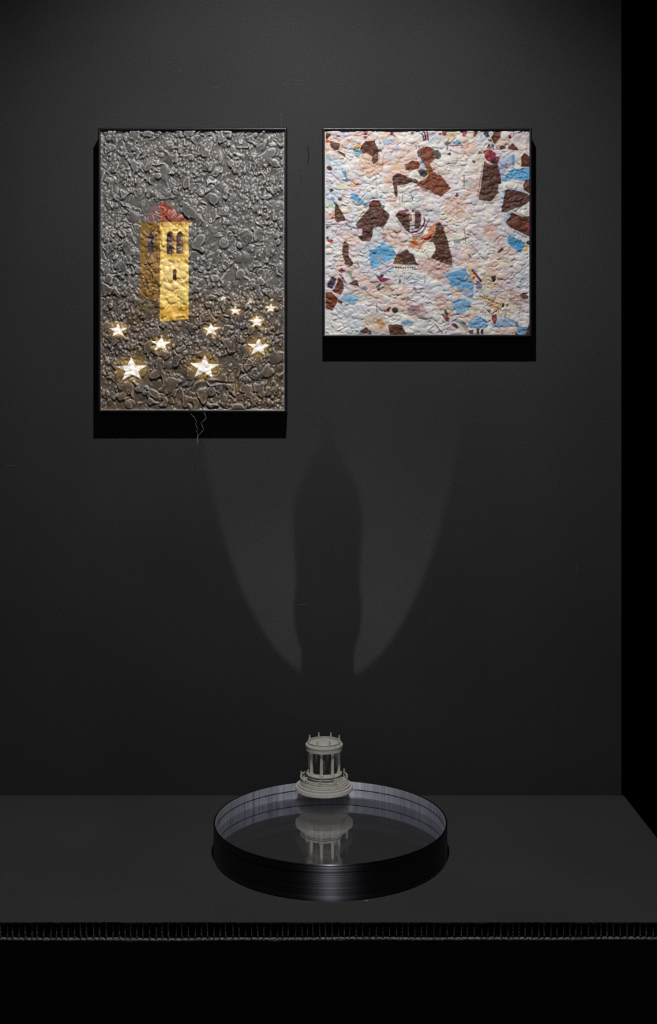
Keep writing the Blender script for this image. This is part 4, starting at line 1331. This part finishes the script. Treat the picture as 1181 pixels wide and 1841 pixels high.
def aniso(name, base, rough, an, rot=0.0, spec=0.5, metal=0.0):
    m = mat(name, base, rough, metal, spec)
    b = m.node_tree.nodes['Principled BSDF']
    b.inputs['Anisotropic'].default_value = an
    b.inputs['Anisotropic Rotation'].default_value = rot
    tg = N(m, 'ShaderNodeTangent', direction_type='RADIAL', axis='Z')
    m.node_tree.links.new(tg.outputs[0], b.inputs['Tangent'])
    tc = N(m, 'ShaderNodeTexCoord')
    mp = N(m, 'ShaderNodeMapping')
    mp.inputs['Scale'].default_value = (6, 6, 1500)
    m.node_tree.links.new(tc.outputs['Object'], mp.inputs[0])
    no = N(m, 'ShaderNodeTexNoise')
    no.inputs['Scale'].default_value = 1.0
    m.node_tree.links.new(mp.outputs[0], no.inputs['Vector'])
    rr = N(m, 'ShaderNodeMapRange')
    rr.inputs['To Min'].default_value = rough * 0.9
    rr.inputs['To Max'].default_value = rough * 1.06
    m.node_tree.links.new(no.outputs['Fac'], rr.inputs['Value'])
    m.node_tree.links.new(rr.outputs[0], b.inputs['Roughness'])
    mp.inputs['Scale'].default_value = (2, 2, 700)
    cr = N(m, 'ShaderNodeValToRGB')
    cr.color_ramp.elements[0].position = 0.36
    cr.color_ramp.elements[1].position = 0.6
    cr.color_ramp.elements[0].color = (*[c * .35 for c in base], 1)
    cr.color_ramp.elements[1].color = (*base, 1)
    m.node_tree.links.new(no.outputs['Fac'], cr.inputs[0])
    m.node_tree.links.new(cr.outputs[0], b.inputs['Base Color'])
    return m


M_rim = aniso('layered_black_plastic', (0.19, 0.195, 0.23), 0.40, 1.0, 0.25, metal=1.0)
M_liner = mat('layered_inner_plastic', (0.3, 0.3, 0.34), 0.40, 0.75)
lr, ltc = grain(M_liner, (0.48, 0.49, 0.56), (0.86, 0.88, 0.98), 1.0, lo=0.3, hi=0.7)
lm = N(M_liner, 'ShaderNodeMapping')
lm.inputs['Scale'].default_value = (330, 330, 14)
M_liner.node_tree.links.new(ltc.outputs['Object'], lm.inputs[0])
for n_ in M_liner.node_tree.nodes:
    if n_.type == 'TEX_NOISE':
        M_liner.node_tree.links.new(lm.outputs[0], n_.inputs['Vector'])
z0 = TZ


def dl(name, prof, m, n=160, smooth=True, par=disc):
    bm = bmesh.new()
    lathe(bm, [(r, z - z0) for r, z in prof], n=n)
    return obj(name, bm, m, par, smooth)


dl('rim', [(RO, TZ + 0.0002), (RO, RTOP - .0008), (RO - .0007, RTOP), (RI + .0005, RTOP), (RI, RTOP - .0005),
           (RI, 0.7635), (0.0, 0.7635), (0.0, TZ + .0002)], M_rim)
saw = [(RI - .0001, ZM + .0004), (RI - .0001, RTOP - .0008)]
zz = RTOP - .0008
while zz > ZM + .0012:      # printed layers: each sheds its own little ledge
    if ZG - .0004 < zz < ZG + .0009:
        saw += [(RI - .0003, zz), (RI - .0003, zz - .0006)]
    else:
        saw += [(RI - .0003, zz), (RI - .0010, zz - .00054)]
    zz -= .0006
saw.append((RI - .0012, ZM + .0004))
dl('inner_band', saw, M_liner, 200, False)
dl('groove_line', [(RI - .0004, ZG - .0006), (RI - .0004, ZG + .0009), (RI - .00125, ZG + .0007), (RI - .00125, ZG - .0006)], M_black)
M_mirror = bpy.data.materials.new('dark_mirror')
M_mirror.use_nodes = True
nt = M_mirror.node_tree
nt.nodes.clear()
out = nt.nodes.new('ShaderNodeOutputMaterial')
g = nt.nodes.new('ShaderNodeBsdfGlossy')
g.inputs['Color'].default_value = (0.80, 0.80, 0.81, 1)
g.inputs['Roughness'].default_value = 0.012
d = nt.nodes.new('ShaderNodeBsdfDiffuse')
d.inputs['Color'].default_value = (0.014, 0.014, 0.016, 1)
ad = nt.nodes.new('ShaderNodeAddShader')
nt.links.new(g.outputs[0], ad.inputs[0])
nt.links.new(d.outputs[0], ad.inputs[1])
nt.links.new(ad.outputs[0], out.inputs[0])
dl('mirror', [(RI - .0014, 0.764), (RI - .0014, ZM), (0.0, ZM), (0, 0.764)], M_mirror)
# clear acrylic sheet over the mirror
M_acr = bpy.data.materials.new('clear_acrylic')
M_acr.use_nodes = True
nt = M_acr.node_tree
nt.nodes.clear()
out = nt.nodes.new('ShaderNodeOutputMaterial')
g = nt.nodes.new('ShaderNodeBsdfGlossy')
g.inputs['Roughness'].default_value = 0.01
g.inputs['Color'].default_value = (0.9, 0.9, 0.92, 1)
tr = nt.nodes.new('ShaderNodeBsdfTransparent')
mx = nt.nodes.new('ShaderNodeMixShader')
ge_ = nt.nodes.new('ShaderNodeNewGeometry')
dt = nt.nodes.new('ShaderNodeVectorMath')
dt.operation = 'DOT_PRODUCT'
nt.links.new(ge_.outputs['Normal'], dt.inputs[0])
nt.links.new(ge_.outputs['Incoming'], dt.inputs[1])
prev = dt.outputs['Value']
for op, a_, b_ in (('ABSOLUTE', None, None), ('SUBTRACT', 1.0, 'x'), ('POWER', None, 5.0), ('MULTIPLY_ADD', None, 0.96)):
    mm = nt.nodes.new('ShaderNodeMath')
    mm.operation = op
    if op == 'SUBTRACT':
        mm.inputs[0].default_value = 1.0
        nt.links.new(prev, mm.inputs[1])
    else:
        nt.links.new(prev, mm.inputs[0])
        if b_ is not None:
            mm.inputs[1].default_value = b_
        if op == 'MULTIPLY_ADD':
            mm.inputs[2].default_value = 0.04
    prev = mm.outputs[0]
nt.links.new(prev, mx.inputs[0])
nt.links.new(tr.outputs[0], mx.inputs[1])
nt.links.new(g.outputs[0], mx.inputs[2])
nt.links.new(mx.outputs[0], out.inputs[0])
bm = bmesh.new()
ring_ = [bm.verts.new(((RI - .0021) * math.cos(2 * PI * k / 160), (RI - .0021) * math.sin(2 * PI * k / 160), ZG - z0)) for k in range(160)]
bm.faces.new(ring_)
obj('clear_sheet', bm, M_acr, disc)

# ------------------------------------------------------------------ little temple
ZT = 2.246
u = ZT / F
TC = Vector(((582.7 - 590.5) * u, ZT - ZB, RTOP))
temple = tag(empty('temple_model', TC), 'small grey resin model of a round colonnaded temple perched on the tray rim', 'model')
M_stone = mat('matte_grey_resin', (0.50, 0.475, 0.44), 0.75, spec=0.3)
grain(M_stone, (0.40, 0.38, 0.35), (0.56, 0.535, 0.50), 500, 0.35, 900, dist=0.0004)
M_tab = mat('dark_resin_tab', (0.10, 0.095, 0.09), 0.8)


def tl(name, prof, n=72, a0=0.0, a1=None, smooth=True, m=None, par=None, c=(0, 0)):
    bm = bmesh.new()
    lathe(bm, [(r * u, z * u) for r, z in prof], c[0], c[1], n, math.radians(a0), None if a1 is None else math.radians(a1))
    return obj(name, bm, m or M_stone, par or temple, smooth)


def pos(r, deg):
    a = math.radians(deg)
    return (r * u * math.sin(a), -r * u * math.cos(a))


tl('base_step', [(0, 0), (51.2, 0), (51.75, 0.6), (51.75, 6.2), (51.2, 7), (47, 7.0), (0, 7.0)], 120)
tl('base_step', [(0, 7), (47.4, 7), (47.4, 10.0), (46.9, 10.5), (0, 10.5)], 100)
tl('base_step', [(0, 10.5), (44.0, 10.5), (44.0, 13.4), (43.5, 13.9), (0, 13.9)], 100)
tl('pedestal', [(0, 13.9), (33.5, 13.9), (33.5, 16.0), (31.2, 17.0), (31.2, 19.5), (30.2, 20.0), (30.2, 22.6), (31.8, 23.4), (31.8, 24.6),
                (29.6, 25.2), (29.6, 26.6), (31.4, 27.2), (32.0, 28.0), (32.0, 29.2), (31.4, 29.8), (0, 29.8)], 96)
# stairs between two posts at the right front
for i, (r, h0, h1) in enumerate([(41.5, 13.9, 16.4), (38.6, 16.4, 18.9), (35.7, 18.9, 21.4), (33.4, 21.4, 23.9)]):
    tl('stair_step', [(30.4, h0), (r, h0), (r, h1 - .3), (r - .3, h1), (30.4, h1)], 12, 32, 74, False)
# balustrade between posts
posts = [-145, -97, -49, -10, 29, 77, 120, 168]
for i, a in enumerate(posts):
    px_, py_ = pos(41.6, a)
    bm = bmesh.new()
    lathe(bm, [(0, 13.9 * u), (2.1 * u, 13.9 * u), (2.1 * u, 16.2 * u), (1.6 * u, 16.8 * u), (1.6 * u, 23.0 * u), (2.2 * u, 23.6 * u),
               (2.2 * u, 25.0 * u), (1.0 * u, 25.4 * u), (0.9 * u, 26.0 * u), (1.7 * u, 26.9 * u), (1.9 * u, 28.0 * u), (1.2 * u, 29.2 * u), (0, 29.6 * u)], px_, py_, 12)
    obj('post', bm, M_stone, temple, True)
for i in range(8):
    a, b = posts[i], posts[(i + 1) % 8]
    if b < a:
        b += 360
    if a == 29:
        continue
    bm = bmesh.new()
    lathe(bm, [(40.2 * u, 13.9 * u), (43.2 * u, 13.9 * u), (43.2 * u, 15.8 * u), (42.4 * u, 16.4 * u), (40.6 * u, 16.4 * u)], 0, 0, 10,
          math.radians(a + 2.6), math.radians(b - 2.6))
    lathe(bm, [(40.4 * u, 21.6 * u), (42.9 * u, 21.6 * u), (43.2 * u, 22.4 * u), (42.8 * u, 23.6 * u), (40.4 * u, 23.6 * u)], 0, 0, 10,
          math.radians(a + 2.6), math.radians(b - 2.6))
    k = 7
    for j in range(k):
        x_, y_ = pos(41.6, a + (b - a) * (j + .9) / (k + .8))
        lathe(bm, [(0, 16 * u), (.9 * u, 16 * u), (.6 * u, 17 * u), (1.05 * u, 18.6 * u), (.6 * u, 20.6 * u), (.9 * u, 21.9 * u), (0, 21.9 * u)], x_, y_, 7)
    obj('balustrade', bm, M_stone, temple)
# scroll ornament on the platform's left
bm = bmesh.new()
x_, y_ = pos(29.3, -78)
lathe(bm, [(0, 29.8 * u), (2.2 * u, 29.8 * u), (2.4 * u, 31 * u), (1.5 * u, 32.4 * u), (2.0 * u, 34 * u), (1.2 * u, 35.8 * u), (0, 36.4 * u)], x_, y_, 12)
obj('urn', bm, M_stone, temple, True)
# eight columns
for k in range(8):
    a = -10 + 44.5 * k
    c = pos(26.4, a)
    z0_, z1_ = 29.8, 71.0
    prof = [(0, z0_), (4.3, z0_), (4.3, z0_ + 1.3), (3.7, z0_ + 1.6), (3.9, z0_ + 2.4), (3.3, z0_ + 3.0), (3.0, z0_ + 3.5),
            (3.05, z0_ + 14), (2.9, z0_ + 24), (2.6, z1_ - 6.4), (3.0, z1_ - 6.0), (2.7, z1_ - 5.4), (3.0, z1_ - 4.0), (3.9, z1_ - 2.0), (4.2, z1_ - 1.7),
            (4.2, z1_), (0, z1_)]
    tl('column', prof, 18, c=c)
tl('entablature', [(0, 71.0), (23.0, 71.0), (32.4, 71.0), (32.8, 71.5), (32.8, 77.6), (33.4, 78.2), (33.6, 80.4), (33.0, 80.9), (32.2, 81.0),
                   (32.2, 81.8), (31.6, 82.2), (0, 82.2)], 96)
tl('parapet', [(27.3, 82.2), (30.2, 82.2), (30.2, 82.9), (29.5, 83.1), (29.5, 84.9), (29.9, 85.2), (29.7, 85.8), (27.7, 85.8), (27.5, 85.2), (27.9, 84.9), (27.9, 83.1), (27.3, 82.9)], 96)
tl('roof_disc', [(0, 82.2), (25.2, 82.2), (25.2, 82.7), (24.6, 83.0), (0, 83.2)], 64)
for k in range(8):
    x_, y_ = pos(28.8, 20 + 45 * k)
    bm = bmesh.new()
    lathe(bm, [(0, 82.2 * u), (1.8 * u, 82.2 * u), (1.8 * u, 86.4 * u), (1.5 * u, 86.8 * u), (1.9 * u, 87.3 * u), (1.9 * u, 88.0 * u), (1.0 * u, 88.5 * u), (1.0 * u, 89 * u),
               (1.6 * u, 90.2 * u), (1.5 * u, 91.4 * u), (0.8 * u, 92.8 * u), (0.9 * u, 93.4 * u), (0, 94.3 * u)], x_, y_, 10)
    obj('finial', bm, M_stone, temple, True)
# small seated statue on a plinth inside
bm = bmesh.new()
lathe(bm, [(0, 29.8 * u), (5.5 * u, 29.8 * u), (5.5 * u, 31 * u), (4 * u, 31.6 * u), (3.6 * u, 38 * u), (4.4 * u, 39 * u), (4.4 * u, 40 * u), (2.2 * u, 40.2 * u),
           (2.6 * u, 43 * u), (1.6 * u, 45.5 * u), (1.9 * u, 47 * u), (0.9 * u, 49 * u), (1.3 * u, 50.5 * u), (0, 52 * u)], 0, 0, 20)
box(bm, -11 * u, -7 * u, -2 * u, 2 * u, 29.8 * u, 34.5 * u, .4 * u)
box(bm, 7 * u, 11 * u, -2 * u, 2 * u, 29.8 * u, 34.5 * u, .4 * u)
obj('statue', bm, M_stone, temple, True)

# ------------------------------------------------------------------ small traces
M_scuff = mat('pale_scuff', (0.16, 0.16, 0.155), 0.9)
M_dent = mat('dark_dent', (0.006, 0.006, 0.006), 0.9)


def squiggle(name, pts, r, m, Z=ZB - .0002, parent=None):
    bm = bmesh.new()
    tube(bm, [W(a, b, Z) for a, b in pts], r, 5)
    return obj(name, bm, m, parent)


for pts in ([(508, 153), (514, 146), (524, 143), (534, 144), (548, 147)], [(512, 153), (526, 151), (538, 152)],
            [(504, 205), (507, 215), (506, 228)], [(310, 130), (316, 127), (322, 129), (325, 124)],
            [(378, 156), (388, 157), (398, 156)], [(10, 836), (30, 838)], [(535, 1086), (552, 1087)],
            [(1037, 1012), (1038, 1030)], [(383, 952), (392, 953)]):
    squiggle('scuff_mark', pts, 0.00022, M_scuff, parent=wall)
for pts, r_ in (([(554, 262), (555, 280), (554, 294)], .0012), ([(542, 316), (542, 328)], .0006), ([(535, 348), (536, 356)], .0005)):
    squiggle('dent_mark', pts, r_, M_dent, parent=wall)
M_thread = mat('pale_thread', (0.55, 0.55, 0.5), 0.8)
tp = [(366, 741), (369, 746), (371, 751), (367, 756), (361, 760), (364, 766), (366, 772), (361, 778), (356, 784), (355, 790), (355, 797)]
o = squiggle('loose_thread', tp, 0.00022, M_thread, ZB - .042)
tag(o, 'pale loose thread hanging below the tall relief', 'thread', 'loose threads')
o2 = squiggle('loose_thread', [(343, 744), (350, 751), (353, 758), (351, 763), (355, 769), (354, 776), (356, 783), (354, 790)], 0.00020, M_thread, ZB - .042)
tag(o2, 'second pale thread hanging just left of the longer one', 'thread', 'loose threads')
bm = bmesh.new()
tube(bm, [(DC.x + .0605 + .005 * math.cos(a) * (1 - a / 9), DC.y - .2135 - .002 - .003 * math.sin(a), TZ + .0005) for a in np.linspace(2.5, 6.6, 12)], .00025, 5)
o3 = obj('lint_hair', bm, M_thread)
tag(o3, 'curled pale lint hair on the table in front of the tray', 'lint')
